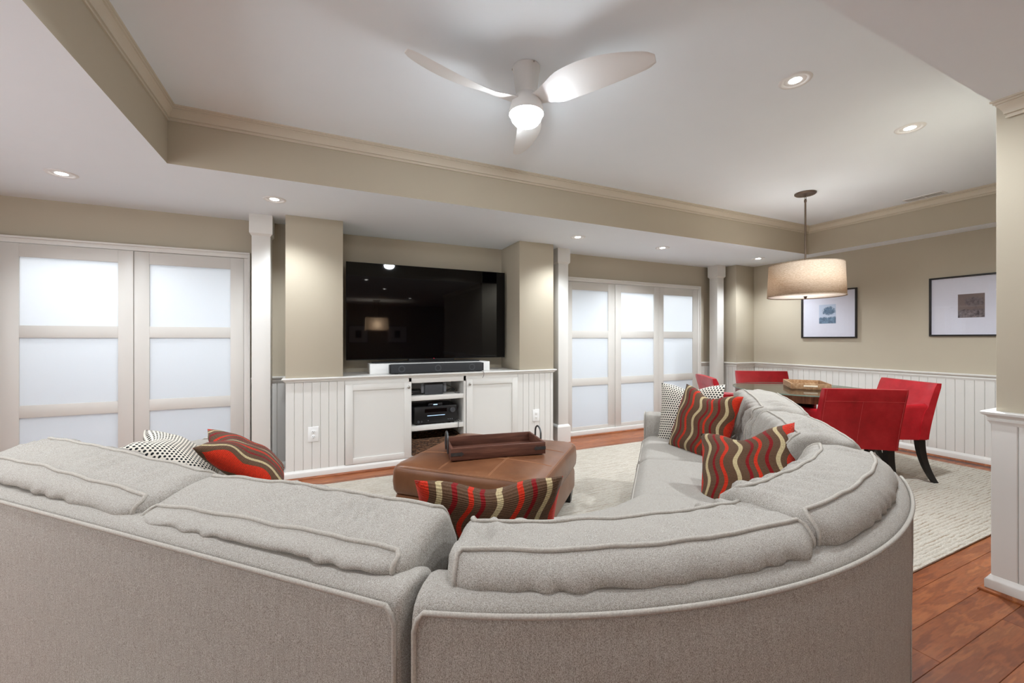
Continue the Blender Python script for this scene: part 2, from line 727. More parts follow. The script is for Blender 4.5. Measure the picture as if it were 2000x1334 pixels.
def soffit(x0, x1, y0, y1, z0):
    """white underside, tan faces"""
    mb = MB().box(x0, x1, y0, y1, z0, ZT + .05)
    mb.b.faces.ensure_lookup_table()
    for f in mb.b.faces:
        f.normal_update()
        f.material_index = 0 if abs(f.normal.z) > 0.5 else 1
    return mb.build('soffit', ['ceil', 'wall'], ceiling)


soffit(XL, XR + .1, YB, 5.1, ZS)
soffit(XL, XBL, YP, YB, ZS)
soffit(XBR, XR + .1, YP, YB, ZS)
soffit(XL, XR + .1, YREAR - .1, YP, ZN)
CROWN = [(0, -.085), (.009, -.085), (.009, -.077), (.004, -.075), (.006, -.068), (.014, -.066), (.014, -.060), (.017, -.050), (.024, -.036), (.033, -.026), (.033, -.020), (.040, -.018), (.040, -.010), (.047, -.008), (.048, 0), (0, 0)]
struct(MB().sweep([(XBL, YP), (XBL, YB), (XBR, YB), (XBR, YP)], [(d, z + ZT) for d, z in CROWN]).build('trim_1', 'crown', None, 30))
struct(MB().sweep([(XP, 0.76), (XP, -2.0)], [(d, z + ZN) for d, z in CROWN], shear0=1.0).build('trim_2', 'crown', None, 30))

# back wall: pieces round the two door bays and the TV recess
RX0, RX1, YR = 0.165, 1.89, 4.41     # recess
wb = MB()
wb.box(XL, -2.16, YW, YW + .12, 0, ZS)
wb.box(-2.16, -0.60, YW, YW + .12, 1.925, ZS)
wb.box(-0.60, 0.0, YW, YW + .12, 0, ZS)
wb.box(0.0, 2.1, YR, YR + .12, 0, ZS)
wb.box(2.1, 2.665, YW, YW + .12, 0, ZS)
wb.box(2.665, 4.915, YW, YW + .12, 1.925, ZS)
wb.box(4.915, XR + .1, YW, YW + .12, 0, ZS)
wall_back = struct(wb.build('wall_back', 'wall'))
for n_, (a, b) in (('wall_pier_left', (-0.284, RX0)), ('wall_pier_right', (RX1 + .012, 2.32))):
    struct(box(n_, a, b, 3.925, YW + .12 if a < 0 else YR + .12, 0.862, ZS, 'wall', None, 0.004))
wall_corner = struct(box('wall_pier_corner', 5.314, XR, 3.935, YW, 0, ZS, 'wall', None, 0.004))
wall_right = struct(box('wall_right', XR, XR + .12, YREAR, 4.4, 0, ZT, 'wall'))
wall_near = struct(box('wall_near_right', XP, XR, -2.0, YP, 0, ZT, 'wall', None, 0.003))
wl = MB()
WLY0, WLY1 = 0.5, 2.45
wl.box(XL - .12, XL, YREAR, WLY0, 0, ZT)
wl.box(XL - .12, XL, WLY1, 5.1, 0, ZT)
wl.box(XL - .12, XL, WLY0, WLY1, 0, .55)
wl.box(XL - .12, XL, WLY0, WLY1, 2.1, ZT)
wall_left = struct(wl.build('wall_left', 'wall'))
win2 = struct(empty('window_2', (XL - .06, (WLY0 + WLY1) / 2, .55)))
for y in (WLY0, WLY0 + .95, WLY1 - .05):
    box('window_stile', XL - .09, XL - .03, y, y + .05, .55, 2.1, 'white', win2)
for z in (.55, 1.3, 2.05):
    box('window_rail', XL - .088, XL - .032, WLY0, WLY1, z, z + .05, 'white', win2)
# rear room: wall with a wide unseen window, added to let in fill light
RWX0, RWX1 = -2.6, -0.6
wr = MB()
wr.box(XL, RWX0, YREAR - .12, YREAR, 0, ZT)
wr.box(RWX0, RWX1, YREAR - .12, YREAR, 2.15, ZT)
wr.box(RWX0, RWX1, YREAR - .12, YREAR, 0, 0.1)
wr.box(RWX1, XR, YREAR - .12, YREAR, 0, ZT)
wall_rear = struct(wr.build('wall_rear', 'wall'))
win = struct(empty('fill_window', ((RWX0 + RWX1) / 2, YREAR - .06, 0.1)))
for x in (RWX0, RWX0 + .97, RWX1 - .05):
    box('window_stile', x, x + .05, YREAR - .09, YREAR - .03, 0.1, 2.15, 'white', win)
for z in (0.1, 2.1):
    box('window_rail', RWX0, RWX1, YREAR - .088, YREAR - .032, z, z + .05, 'white', win)

# wainscot, chair rail, baseboard ---------------------------------------------------------
BW = 0.067
ZR0, ZR1 = 0.075, 0.80
_bm = {}


def board_mesh(wd, h, z0):
    k = (round(wd, 4), h, z0)
    if k not in _bm:
        c = 0.004
        # flat board with chamfered long edges, in XZ, front towards -Y
        prof = [(0.0006, 0.012), (0.0006, c), (c, 0), (wd - c, 0), (wd - 0.0006, c), (wd - 0.0006, 0.012)]
        mb = MB()
        mb.loft([[Vector((x, y, z)) for x, y in prof] for z in (z0, z0 + h)], True, True)
        _bm[k] = mb.mesh('wainscot_board')
        _bm[k].materials.append(MAT['white'])
    return _bm[k]


def boards(parent, p0, p1, wd=BW, z0=ZR0, z1=ZR1, first=None):
    """boards along p0->p1; the front is to the right of the direction"""
    a = Vector(p0)
    b = Vector(p1)
    L = (b - a).length
    dr = (b - a) / L
    ang = math.atan2(dr.y, dr.x)
    s = 0.0
    k = 0
    while s < L - 0.004:
        w_ = first if (k == 0 and first) else wd
        w_ = min(w_, L - s)
        o = bpy.data.objects.new('wainscot_board', board_mesh(w_, z1 - z0, z0))
        COL.objects.link(o)
        o.parent = parent
        q = a + dr * s
        o.matrix_parent_inverse = wm(parent).inverted()
        o.location = (q.x, q.y, 0)
        o.rotation_euler = (0, 0, ang)
        s += w_
        k += 1


T_ = 0.014
RAIL = [(0, .795), (.016, .795), (.018, .805), (.024, .812), (.024, .82), (.020, .824), (.026, .834), (.040, .842), (.042, .852), (.036, .857), (0, .857)]
BASE = [(0, 0), (.030, 0), (.030, .055), (.026, .062), (.022, .068), (.016, .080), (0, .080)]
SHOE = [(.030, 0), (.048, 0), (.047, .007), (.042, .014), (.036, .017), (.030, .018)]
# right of direction is into the room
runs = {
    'back_right': [(4.962, YW), (5.314, YW), (5.314, 3.935), (XR, 3.935), (XR, YP)],
    'back_middle': [(-0.574, YW), (-0.284, YW)],
    'near': [(XP + .4, YP), (XP, YP), (XP, -2.0)],
}
for k, (nm, path) in enumerate(runs.items()):
    rp = path if nm != 'near' else path[::-1]
    rp = path
    # direction such that the room is on the right
    if nm == 'near':
        rp = [(XP + .4, YP), (XP, YP), (XP, -2.0)]
    if nm == 'back_right':
        rp = path
    struct(MB().sweep(rp, RAIL if nm != 'near' else RAIL).build('trim_%d' % (k + 3), 'white', None, 30))
    bb = struct(MB().sweep(rp, BASE).build('baseboard_' + nm, 'white', None, 30))
    MB().sweep(rp, SHOE).build('shoe_moulding', 'floor', bb, 40)
boards(wall_right, (XR - T_, 3.92), (XR - T_, YP))
boards(wall_corner, (5.314, 3.935 - T_), (XR - T_, 3.935 - T_))
boards(wall_corner, (5.314 - T_, YW - T_), (5.314 - T_, 3.935 - T_))
boards(wall_back, (4.965, YW - T_), (5.30, YW - T_))
boards(wall_back, (-0.574, YW - T_), (-0.284, YW - T_))
boards(wall_near, (XP - T_, YP + T_), (XP - T_, -1.0), 0.085)

# columns ----------------------------------------------------------------------------------


def column(x0, x1, y0, y1, label):
    cx, cy = (x0 + x1) / 2, (y0 + y1) / 2
    e = tag(empty('column', (cx, cy, 0)), label, 'column', 'white square columns along the door wall')
    h = (x1 - x0) / 2
    s = h - 0.016
    box('shaft', cx - s, cx + s, cy - s, cy + s, .19, 2.09, 'white', e, 0.003)
    mb = MB()
    mb.loft([[Vector((cx + a * r, cy + b * r, z)) for a, b in ((-1, -1), (1, -1), (1, 1), (-1, 1))]
             for r, z in ((s, 2.062), (h, 2.082), (h, ZS))])
    mb.build('capital', 'white', e)
    mb = MB()
    p = h + 0.004
    mb.loft([[Vector((cx + a * r, cy + b * r, z)) for a, b in ((-1, -1), (1, -1), (1, 1), (-1, 1))]
             for r, z in ((p, 0.0), (p, 0.178), (p - .006, .192), (s + .001, .205))])
    mb.build('plinth', 'white', e)


column(-0.554, -0.385, 4.0, 4.169, 'white square column left of the television wall')
column(2.446, 2.612, 4.04, 4.206, 'white square column between the television wall and three glass doors')
column(5.062, 5.226, 4.035, 4.199, 'white square column at the right end of the door wall')

# frosted sliding doors ------------------------------------------------------------------------
ROWS = [(.113, .617), (.708, 1.205), (1.295, 1.797)]
door_n = 0


def door(x0, x1, g0, g1, yf):
    global door_n
    door_n += 1
    e = struct(empty('door_%d' % door_n, ((x0 + x1) / 2, yf, 0.066)))
    yb = yf + .035
    g = .0008
    box('stile', x0 + g, g0, yf, yb, .068, 1.895, 'doorw', e, 0.0015)
    box('stile', g1, x1 - g, yf, yb, .068, 1.895, 'doorw', e, 0.0015)
    zs = [.068] + [v for r in ROWS for v in r] + [1.895]
    for k in range(0, len(zs), 2):
        box('rail', g0, g1, yf + .0006, yb - .0006, zs[k], zs[k + 1], 'doorw', e, 0.0012)
    for a, b in ROWS:
        box('pane', g0 - .004, g1 + .004, yf + .007, yf + .012, a - .004, b + .004, 'pane', e)
    return e


door(-2.105, -1.363, -2.006, -1.456, 4.212)
door(-1.363, -0.623, -1.266, -0.720, 4.222)
door(2.668, 3.407, 2.758, 3.300, 4.222)
door(3.407, 4.149, 3.499, 4.055, 4.212)
door(4.149, 4.889, 4.237, 4.790, 4.222)
for k, (xa, xb) in enumerate(((-2.108, -0.622), (2.666, 4.89))):
    e = struct(empty('trim_%d' % (k + 10), ((xa + xb) / 2, YW, 0)))
    cw, cy0 = .049, 4.205
    CAS = [(0, 0), (.012, 0)]
    for s, x in ((-1, xa), (1, xb)):
        xo = x + s * cw
        box('casing', min(x, xo), max(x, xo), cy0 + .014, YW + .03, 0, 1.897, 'white', e, 0.003)
        box('casing_bead', min(xo, xo - s * .016), max(xo, xo - s * .016), cy0, cy0 + .03, 0, 1.9305, 'white', e, 0.004)
    box('casing', xa - cw, xb + cw, cy0 + .014, YW + .03, 1.898, 1.947, 'white', e, 0.003)
    box('casing_bead', xa - cw, xb + cw, cy0, cy0 + .03, 1.931, 1.947, 'white', e, 0.004)
    box('sill', xa - .04, xb + .04, 4.19, YW + .08, 0.0, .066, 'white', e, 0.004)
    MB().sweep([(xa - .04, 4.22), (xb + .04, 4.22)], SHOE).build('shoe_moulding', 'floor', e, 40)
    # the lit closet behind the panes
    cl = MB()
    a, b, y0, y1, z1 = xa - .03, xb + .03, YW + .12, 4.98, 2.2
    cl.box(a - .05, a, y0, y1 + .05, 0, z1)
    cl.box(b, b + .05, y0, y1 + .05, 0, z1)
    cl.box(a, b, y1, y1 + .05, 0, z1)
    cl.box(a, b, y0, y1, z1, z1 + .04)
    cl.box(a, b, y0, y1, .0, .012)
    struct(cl.build('wall_closet_%s' % ('left', 'right')[k], 'ceil'))
    ld = bpy.data.lights.new('closet_light', 'AREA')
    ld.shape = 'RECTANGLE'
    ld.size = (xb - xa) * .7
    ld.size_y = .25
    ld.energy = CLOSET_W * (xb - xa) / 1.5
    ld.color = (1.0, 0.995, 0.985)
    lo = bpy.data.objects.new('closet_light', ld)
    lo.location = (xa + (xb - xa) * (.36, .62)[k], 4.68, 2.17)
    COL.objects.link(lo)

# ================================================================== MEDIA CABINET
cab = tag(empty('media_cabinet', (1.02, 4.1, 0)), 'white built-in media cabinet with open centre shelves under the television', 'cabinet')
YC = 3.93
CX0, CX1 = -0.284, 2.32
ZC = 0.826
mb = MB()
mb.box(CX0, .742, YC + .02, YR, .0, ZC)            # left carcass
mb.box(1.305, CX1, YC + .02, YR, .0, ZC)
mb.box(.742, .766, YC, YR, .06, ZC)
mb.box(1.283, 1.307, YC, YR, .06, ZC)
mb.box(.742, 1.305, YR - .03, YR, 0, ZC)           # back of the bay
mb.box(.742, 1.305, YC + .02, YR, .0, .075)
mb.build('carcass', 'white', cab)
box('face_rail', .1795, 1.8795, YC, YC + .03, .775, ZC, 'white', cab, 0.001)
box('face_rail', .1795, 1.8795, YC, YC + .03, .055, .072, 'white', cab, 0.001)
for z in (.604, .316):
    box('shelf', .766, 1.283, YC + .004, YR - .03, z, z + .044, 'white', cab, 0.0015)
TOP = [(-.02, .826), (.004, .826), (.006, .834), (.014, .838), (.016, .844), (.026, .848), (.028, .856), (.024, .862), (-.02, .862)]
ct = MB()
ct.sweep([(CX0, 4.26), (CX0, YC - .005), (CX1, YC - .005), (CX1, 4.26)], TOP)
ct.box(CX0 + .015, CX1 - .015, YC, YR, .8262, .8618)
ct.build('countertop', 'white', cab, 30)
BASE2 = [(0, 0), (.022, 0), (.022, .05), (.018, .058), (.012, .062), (.008, .070), (0, .072)]
kb = MB().sweep([(CX0, 4.26), (CX0, YC), (CX1, YC), (CX1, 4.26)], BASE2).build('base_moulding', 'white', cab, 30)
MB().sweep([(CX0, 4.26), (CX0, YC), (CX1, YC), (CX1, 4.26)], [(d - .008, z) for d, z in SHOE]).build('shoe_moulding', 'floor', kb, 40)


def cab_boards(x0, x1):
    x = x0
    while x < x1 - .004:
        wd = min(BW, x1 - x)
        if x1 - x - wd < .02:
            wd = x1 - x
        o = bpy.data.objects.new('wainscot_board', board_mesh(wd, .751, .072))
        COL.objects.link(o)
        o.parent = cab
        o.matrix_parent_inverse = wm(cab).inverted()
        o.location = (x, YC, 0)
        x += wd


cab_boards(CX0, .1785)
cab_boards(1.8805, CX1)
for x in (CX0, CX1 - .012):
    box('end_panel', x, x + .012, YC + .012, 4.25, .07, .825, 'white', cab)


def cab_door(x0, x1, knob):
    d = MB()
    yf = YC - .012
    z0, z1 = .074, .79
    st = .064
    d.box(x0, x0 + st, yf, YC + .006, z0, z1, .0015)
    d.box(x1 - st, x1, yf, YC + .006, z0, z1, .0015)
    d.box(x0 + st, x1 - st, yf, YC + .006, z0, z0 + .052, .0012)
    d.box(x0 + st, x1 - st, yf, YC + .006, z1 - .058, z1, .0012)
    o = d.build('door', 'white', cab, 40)
    box('door_panel', x0 + st, x1 - st, yf + .010, YC + .004, z0 + .05, z1 - .056, 'white', o)
    k = MB()
    pr_ = [(.0045, 0), (.0045, .012), (.012, .016), (.0145, .022), (.012, .028), (.005, .031), (.0005, .0315)]
    b2 = MB().lathe(pr_, n=20).b
    k.merge(b2, Matrix.Translation((knob, yf, .742)) @ Matrix.Rotation(PI / 2, 4, 'X'))
    k.build('knob', 'chrome', o, 50)


cab_door(.182, .7625, .735)
cab_door(1.311, 1.8785, 1.338)

# television, riser, soundbar -------------------------------------------------------------------
box_r = tag(box('riser_box', .405, 1.615, 4.06, 4.30, .862, .957, 'plastic', None, 0.003), 'low white wooden riser box under the television', 'riser')
tv = tag(empty('television', (1.04, 4.27, .957)), 'large black flat television on the white riser', 'television')
YT = 4.245
mb = MB().box(.2045, 1.872, YT, YT + .03, .988, 1.942, .002)
mb.build('bezel', 'black', tv, 40)
box('screen', .2085, 1.868, YT - .0012, YT + .002, .996, 1.938, 'screen', tv)
box('back_housing', .5, 1.58, YT + .03, YT + .07, 1.0, 1.45, 'black', tv, .01)
MB().box(.44, 1.53, YT - .10, YT + .045, .957, .967, .003).box(.8, 1.28, YT + .0, YT + .028, .962, 1.0, .002).build('stand', 'black', tv, 40)
box('standby_light', 1.056, 1.064, YT - .0022, YT, .9905, .9945, 'redled', tv)
sb = tag(empty('soundbar', (1.04, 3.99, .862)), 'black fabric soundbar leaning against the white riser', 'soundbar')
t = NT('speaker_cloth')
v_ = t.coords()
n_ = t.noise(v_, 600, 2)
t.bsdf(t.ramp(n_, [(.35, lin((30, 31, 33))), (.65, lin((66, 67, 70)))]), .85, normal=t.bump(n_, .4, .002))
MAT['cloth'] = t.m
MB().box(.575, 1.503, 3.955, 4.035, .865, .955, .016, 4).build('body', 'cloth', sb, 50)
for x in (.570, 1.500):
    box('end_cap', x, x + .009, 3.958, 4.032, .868, .952, 'black', sb, .004)
for x in (.62, 1.44):
    box('foot', x, x + .03, 3.96, 4.02, .8615, .867, 'black', sb, .001)
for x in (.68, 1.03, 1.38):
    k = MB()
    k.merge(MB().lathe([(.030, 0), (.033, .001), (.030, .0018), (.022, .001)], n=24, caps=False).b,
            Matrix.Translation((x, 3.9552, .91)) @ Matrix.Rotation(PI / 2, 4, 'X'))
    k.build('driver_ring', 'darkgrey', sb, 40)
tag(MB().tube([(1.46, 3.965, .866), (1.475, 3.93, .866), (1.482, 3.897, .864), (1.484, 3.888, .85), (1.482, 3.888, .825), (1.474, 3.9, .80)], .0022, 6)
    .build('soundbar_cable', 'black', None, 60), 'thin black cable hanging over the counter edge by the soundbar', 'cable')

# things in the open bay -----------------------------------------------------------------------
gc = tag(empty('game_console', (.99, 4.02, .648)), 'grey handheld game console standing in its dock on the upper shelf', 'game console')
box('dock', .905, 1.085, 3.975, 4.03, .6492, .752, 'darkgrey', gc, .006)
box('screen_slab', .90, 1.09, 4.0, 4.014, .665, .764, 'black', gc, .003)
for x in (.872, 1.092):
    MB().box(x, x + .034, 3.995, 4.018, .664, .765, .011, 3).build('controller', 'midgrey', gc, 50)
bx_ = tag(empty('media_player', (.82, 4.08, .648)), 'flat black media box on the left of the upper shelf', 'media player')
box('case', .775, .90, 4.02, 4.2, .650, .69, 'black', bx_, .004)
box('front_light', .785, .795, 4.0185, 4.021, .664, .668, 'chrome', bx_)
rc = tag(empty('av_receiver', (1.0, 4.05, .36)), 'wide black audio receiver on the middle shelf', 'receiver')
box('case', .80, 1.225, 3.975, 4.28, .372, .535, 'black', rc, .005)
box('front_panel', .802, 1.223, 3.965, 3.977, .374, .533, 'black', rc, .004)
for x, r in ((1.178, .026), (.838, .012), (.838 + .03, .008)):
    k = MB()
    z_ = .49 if r > .02 else .395
    k.merge(MB().lathe([(r, 0), (r, .012), (r * .85, .016), (.001, .016)], n=24).b, Matrix.Translation((x, 3.966, z_)) @ Matrix.Rotation(PI / 2, 4, 'X'))
    k.build('dial', 'darkgrey', rc, 40)
box('display', .90, 1.12, 3.9635, 3.966, .478, .512, 'screen', rc)
box('indicator_strip', .925, 1.10, 3.9632, 3.966, .444, .4485, 'led', rc)
for x in (.93, 1.13, 1.15, 1.17):
    box('button', x, x + .008, 3.962, 3.967, .396, .404, 'midgrey', rc, .001)
for x in (.84, 1.18):
    for y in (4.0, 4.25):
        box('foot', x - .02, x + .02, y - .02, y + .02, .3605, .373, 'black', rc, .002)
sbx = tag(empty('streaming_box', (1.0, 4.03, .535)), 'small black streaming box on top of the receiver', 'media box')
box('case', .94, 1.08, 3.985, 4.10, .536, .562, 'black', sbx, .004)
box('clock_display', .99, 1.03, 3.9835, 3.986, .545, .553, 'led', sbx)
bk = tag(empty('woven_basket', (1.02, 4.12, .075)), 'brown woven basket on the lowest shelf', 'basket')
mb = MB()
nrow = 9
for k in range(nrow):
    z = .085 + k * .017
    g = .0 + .002 * (k % 2)
    x0, x1, y0, y1 = .785 - g, 1.265 + g, 3.965 - g, 4.26 + g
    pts = []
    for i in range(24):
        pts.append((x0 + (x1 - x0) * i / 24, y0 + .003 * math.sin(i * PI + k), z))
    for i in range(12):
        pts.append((x1, y0 + (y1 - y0) * i / 12, z))
    for i in range(24):
        pts.append((x1 - (x1 - x0) * i / 24, y1, z))
    for i in range(12):
        pts.append((x0, y1 - (y1 - y0) * i / 12, z))
    mb.tube(pts, .0095, 6, True)
mb.build('weave', 'basket', bk, 60)
box('liner', .79, 1.26, 3.97, 4.255, .0755, .08, 'basket', bk)
for k, (pts, lab) in enumerate((
        ([(1.1, 4.2, .655), (1.13, 4.05, .66), (1.17, 4.0, .70), (1.2, 4.03, .69), (1.215, 3.98, .654), (1.25, 3.96, .653)], 'looped black cable beside the game console'),
        ([(1.14, 4.15, .74), (1.16, 4.06, .72), (1.2, 4.02, .705), (1.235, 4.06, .68), (1.24, 4.15, .655)], 'black cable behind the game console dock'),
        ([(1.25, 4.2, .40), (1.24, 4.02, .385), (1.235, 3.94, .372), (1.228, 3.925, .362), (1.225, 3.922, .33), (1.222, 3.926, .29), (1.235, 3.94, .30)], 'thin cable hanging over the middle shelf edge'),
        ([(.86, 4.3, .31), (.93, 4.2, .275), (1.0, 4.25, .25), (1.1, 4.2, .28), (1.15, 4.3, .31)], 'drooping black cable above the basket'))):
    tag(MB().tube(pts, .0028, 6).build('cable', 'black', None, 60), lab, 'cable', 'cables in the media cabinet')


# wall outlets
def outlet(x0, x1, z0, z1, label):
    yf = YC
    e = tag(empty('wall_outlet', ((x0 + x1) / 2, yf, z0)), label, 'outlet')
    box('cover_plate', x0, x1, yf - .007, yf + .002, z0, z1, 'plastic', e, .003)
    cx, cz = (x0 + x1) / 2, (z0 + z1) / 2
    for s in (-1, 1):
        k = MB()
        zc = cz + s * .022
        k.merge(MB().lathe([(.0165, 0), (.0165, .003), (.015, .004), (.0005, .004)], n=20).b, Matrix.Translation((cx, yf - .006, zc)) @ Matrix.Rotation(PI / 2, 4, 'X'))
        so = k.build('socket', 'plastic', e, 40)
        for dx in (-.006, .006):
            box('slot', cx + dx - .0012, cx + dx + .0012, yf - .0106, yf - .0098, zc - .001, zc + .008, 'slot', so)
        box('slot', cx - .0025, cx + .0025, yf - .0106, yf - .0098, zc - .0095, zc - .005, 'slot', so)


outlet(-.114, -.03, .309, .438, 'white wall outlet on the beadboard left of the cabinet doors')
outlet(2.06, 2.144, .30, .43, 'white wall outlet on the beadboard right of the cabinet doors')

# ================================================================== CEILING THINGS
can_lens = None


def can(x, y, z, label, k=1.0):
    e = ceiling if label is None else tag(empty('recessed_light', (x, y, z)), label, 'ceiling light', 'round recessed lights in the ceiling')
    MB().lathe([(.052, -.001), (.062, -.006), (.074, -.005), (.078, -.0005), (.052, -.0005)], (x, y, z), 32, caps=False).build('trim_ring', 'fan', e, 50)
    MB().lathe([(.030, -.0012), (.040, -.0016), (.0525, -.0012)], (x, y, z), 28, caps=False).build('baffle', 'fan', e, 50)
    MB().lathe([(.0005, -.0045), (.024, -.0038), (.0305, -.001)], (x, y, z), 28, caps=False).build('lens', 'lens', e, 50)
    ld = bpy.data.lights.new('can_lamp', 'SPOT')
    ld.energy = CAN_W * 4 * k
    ld.spot_size = math.radians(154 if z > 2.4 else 136)
    ld.spot_blend = .55 if z > 2.4 else .8
    ld.shadow_soft_size = .045
    ld.color = (.885, .945, 1.0)
    lo = bpy.data.objects.new('can_lamp', ld)
    lo.location = (0, 0, -.055) if label else (x, y, z - .055)
    lo.parent = e
    COL.objects.link(lo)


can(-1.495, 3.54, ZS, 'recessed ceiling light above the left pair of glass doors', .75)
can(-0.326, 3.525, ZS, 'recessed ceiling light nearest the column left of the television', .62)
can(2.379, 3.535, ZS, 'recessed ceiling light nearest the column right of the television', .75)
can(3.541, 3.545, ZS, 'recessed ceiling light above the three glass doors', 1.1)
can(5.15, 3.50, ZS, 'recessed ceiling light in the far right corner of the soffit', .8)
can(2.294, 1.354, ZT, 'larger looking recessed light in the raised ceiling nearest the fan', .85)
can(3.496, 1.345, ZT, 'recessed light in the raised ceiling between pendant lamp and near wall', 2.4)
can(-0.11, 1.354, ZT, None)  # unseen fill, added for more downlight on the near sofa
can(-1.5, 2.1, ZS, None, .8)  # added outside the view to brighten the left side
can(0.75, 0.30, ZN, None, .32)  # extra lamp out of view, lifts the sofa tops
for k, (x, y) in enumerate(((1.26, -1.06), (-1.2, -1.3), (2.2, -3.0), (0.2, -3.2))):
    can(x, y, ZN, ['recessed light mirrored high in the television, behind the camera', None,
                   'recessed light mirrored in the television, far behind the camera', None][k], .22)

# ceiling fan ------------------------------------------------------------------------------------
FX, FY = 0.945, 1.87
fan = tag(empty('ceiling_fan', (FX, FY, ZT)), 'white three-blade ceiling fan with round light', 'ceiling fan')
MB().lathe([(.071, ZT - .0005), (.071, ZT - .012), (.067, ZT - .02), (.058, 2.48), (.052, 2.452), (.048, 2.444), (.001, 2.444)], (FX, FY, 0), 40).build('canopy', 'fan', fan, 40)
MB().lathe([(.001, 2.443), (.052, 2.442), (.066, 2.425), (.078, 2.40), (.084, 2.375), (.088, 2.352), (.088, 2.343), (.001, 2.345)], (FX, FY, 0), 40).build('hub', 'fan', fan, 40)
MB().lathe([(.076, 2.346), (.078, 2.335), (.074, 2.315), (.060, 2.298), (.036, 2.288), (.0005, 2.285)], (FX, FY, 0), 40).build('light_dome', 'fanlens', fan, 60)
for a in (0.6, 2.7, 4.8):
    k = MB()
    k.merge(MB().lathe([(.004, 0), (.004, .003), (.001, .0035)], n=10).b, Matrix.Translation((FX, FY, ZT - .006)) @ Matrix.Rotation(a, 4, 'Z') @ Matrix.Translation((.0705, 0, 0)) @ Matrix.Rotation(PI / 2, 4, 'Y'))
    k.build('screw', 'chrome', fan, 40)
for deg in (188.5, 68, 307):
    a = math.radians(deg)
    rings = []
    N = 26
    for i in range(N + 1):
        q = i / N
        r = .03 + .60 * q
        ch = .030 + .052 * math.sin(PI * min(1, q * .93 + .05)) ** .8
        if q > .93:
            ch *= max(.45, math.sqrt(max(0, 1 - ((q - .93) / .09) ** 2)))
        if q < .25:
            ch = .040 + (ch - .040) * (q / .25)
        tw = -math.radians(34 - 20 * q) * min(1, q / .3 + .12)
        sw = -.05 * math.sin(PI * q) * .8
        zc = 2.405 + .022 * q
        th = .006 * (1 - .55 * q) + .001
        ring = []
        for j in range(12):
            p = 2 * PI * j / 12
            cx_ = math.cos(p) * ch
            cz_ = math.sin(p) * th
            yy = cx_ * math.cos(tw) - cz_ * math.sin(tw) + sw
            zz = cx_ * math.sin(tw) + cz_ * math.cos(tw)
            ring.append(Vector((FX + r * math.cos(a) - yy * math.sin(a), FY + r * math.sin(a) + yy * math.cos(a), zc + zz)))
        rings.append(ring)
    MB().loft(rings).build('blade', 'fan', fan, 60)

# air vent in the raised ceiling
vt = tag(empty('ceiling_vent', (5.31, 1.935, ZT)), 'white slotted air vent in the raised ceiling at the right', 'vent')
MB().box(5.255, 5.265, 1.79, 2.08, ZT - .006, ZT).box(5.365, 5.375, 1.79, 2.08, ZT - .006, ZT).box(5.265, 5.365, 1.79, 1.80, ZT - .006, ZT).box(5.265, 5.365, 2.07, 2.08, ZT - .006, ZT).box(5.265, 5.365, 1.93, 1.94, ZT - .006, ZT).build('frame', 'fan', vt)
box('duct', 5.265, 5.365, 1.80, 2.07, ZT - .001, ZT - .0004, 'slot', vt)
for k in range(22):
    y = 1.803 + k * .0122
    if abs(y - 1.935) < .008:
        continue
    box('louvre', 5.266, 5.364, y, y + .005, ZT - .0055, ZT - .0012, 'fan', vt)

# pendant lamp -----------------------------------------------------------------------------------
PX, PY = 4.16, 2.363
pn = tag(empty('pendant_lamp', (PX, PY, ZT)), 'round drum pendant lamp with beige linen shade above the dining table', 'pendant lamp')
MB().lathe([(.088, ZT - .0005), (.088, ZT - .010), (.080, ZT - .018), (.025, ZT - .022), (.012, ZT - .03), (.001, ZT - .03)], (PX, PY, 0), 36).build('canopy', 'bronze', pn, 40)
MB().tube([(PX + .011 * math.cos(t), PY, ZT - .045 + .018 * math.sin(t)) for t in [2 * PI * k / 16 for k in range(16)]], .0028, 6, True).build('link', 'bronze', pn, 60)
MB().lathe([(.0075, 1.63), (.0075, 2.49), (.011, 2.495), (.011, 2.515), (.006, 2.522), (.001, 2.525)], (PX, PY, 0), 16).build('rod', 'bronze', pn, 40)
RS, Z0, Z1 = .31, 1.597, 1.897
mb = MB()
mb.lathe([(RS, Z0), (RS - .012, Z1)], (PX, PY, 0), 64, caps=False)
sh = mb.build('shade', 'shade', pn, 80)
m_ = sh.modifiers.new('thick', 'SOLIDIFY')
m_.thickness = .002
for r, z in ((RS, Z0), (RS - .012, Z1)):
    MB().tube([(PX + r * math.cos(2 * PI * k / 64), PY + r * math.sin(2 * PI * k / 64), z) for k in range(64)], .003, 6, True).build('rim', 'shade', sh, 60)
MB().lathe([(.0005, Z0 + .004), (RS - .006, Z0 + .004), (RS - .006, Z0 + .008), (.0005, Z0 + .008)], (PX, PY, 0), 64, caps=False).build('diffuser', 'diffuser', pn, 40)
MB().lathe([(.001, Z0 - .022), (.009, Z0 - .018), (.012, Z0 - .008), (.016, Z0 + .003), (.001, Z0 + .003)], (PX, PY, 0), 20).build('finial', 'bronze', pn, 50)
for k in range(3):
    a = 2 * PI * k / 3
    MB().tube([(PX, PY, Z1 - .03), (PX + (RS - .014) * math.cos(a), PY + (RS - .014) * math.sin(a), Z1 - .004)], .0025, 6).build('spider_arm', 'bronze', pn, 60)
for k in range(3):
    a = 2 * PI * k / 3 + .5
    ld = bpy.data.lights.new('pendant_bulb', 'POINT')
    ld.energy = PEND_W / 3
    ld.shadow_soft_size = .035
    ld.color = (1, .96, .91)
    lo = bpy.data.objects.new('pendant_bulb', ld)
    lo.location = (.11 * math.cos(a), .11 * math.sin(a), 1.74 - ZT)
    lo.parent = pn
    COL.objects.link(lo)


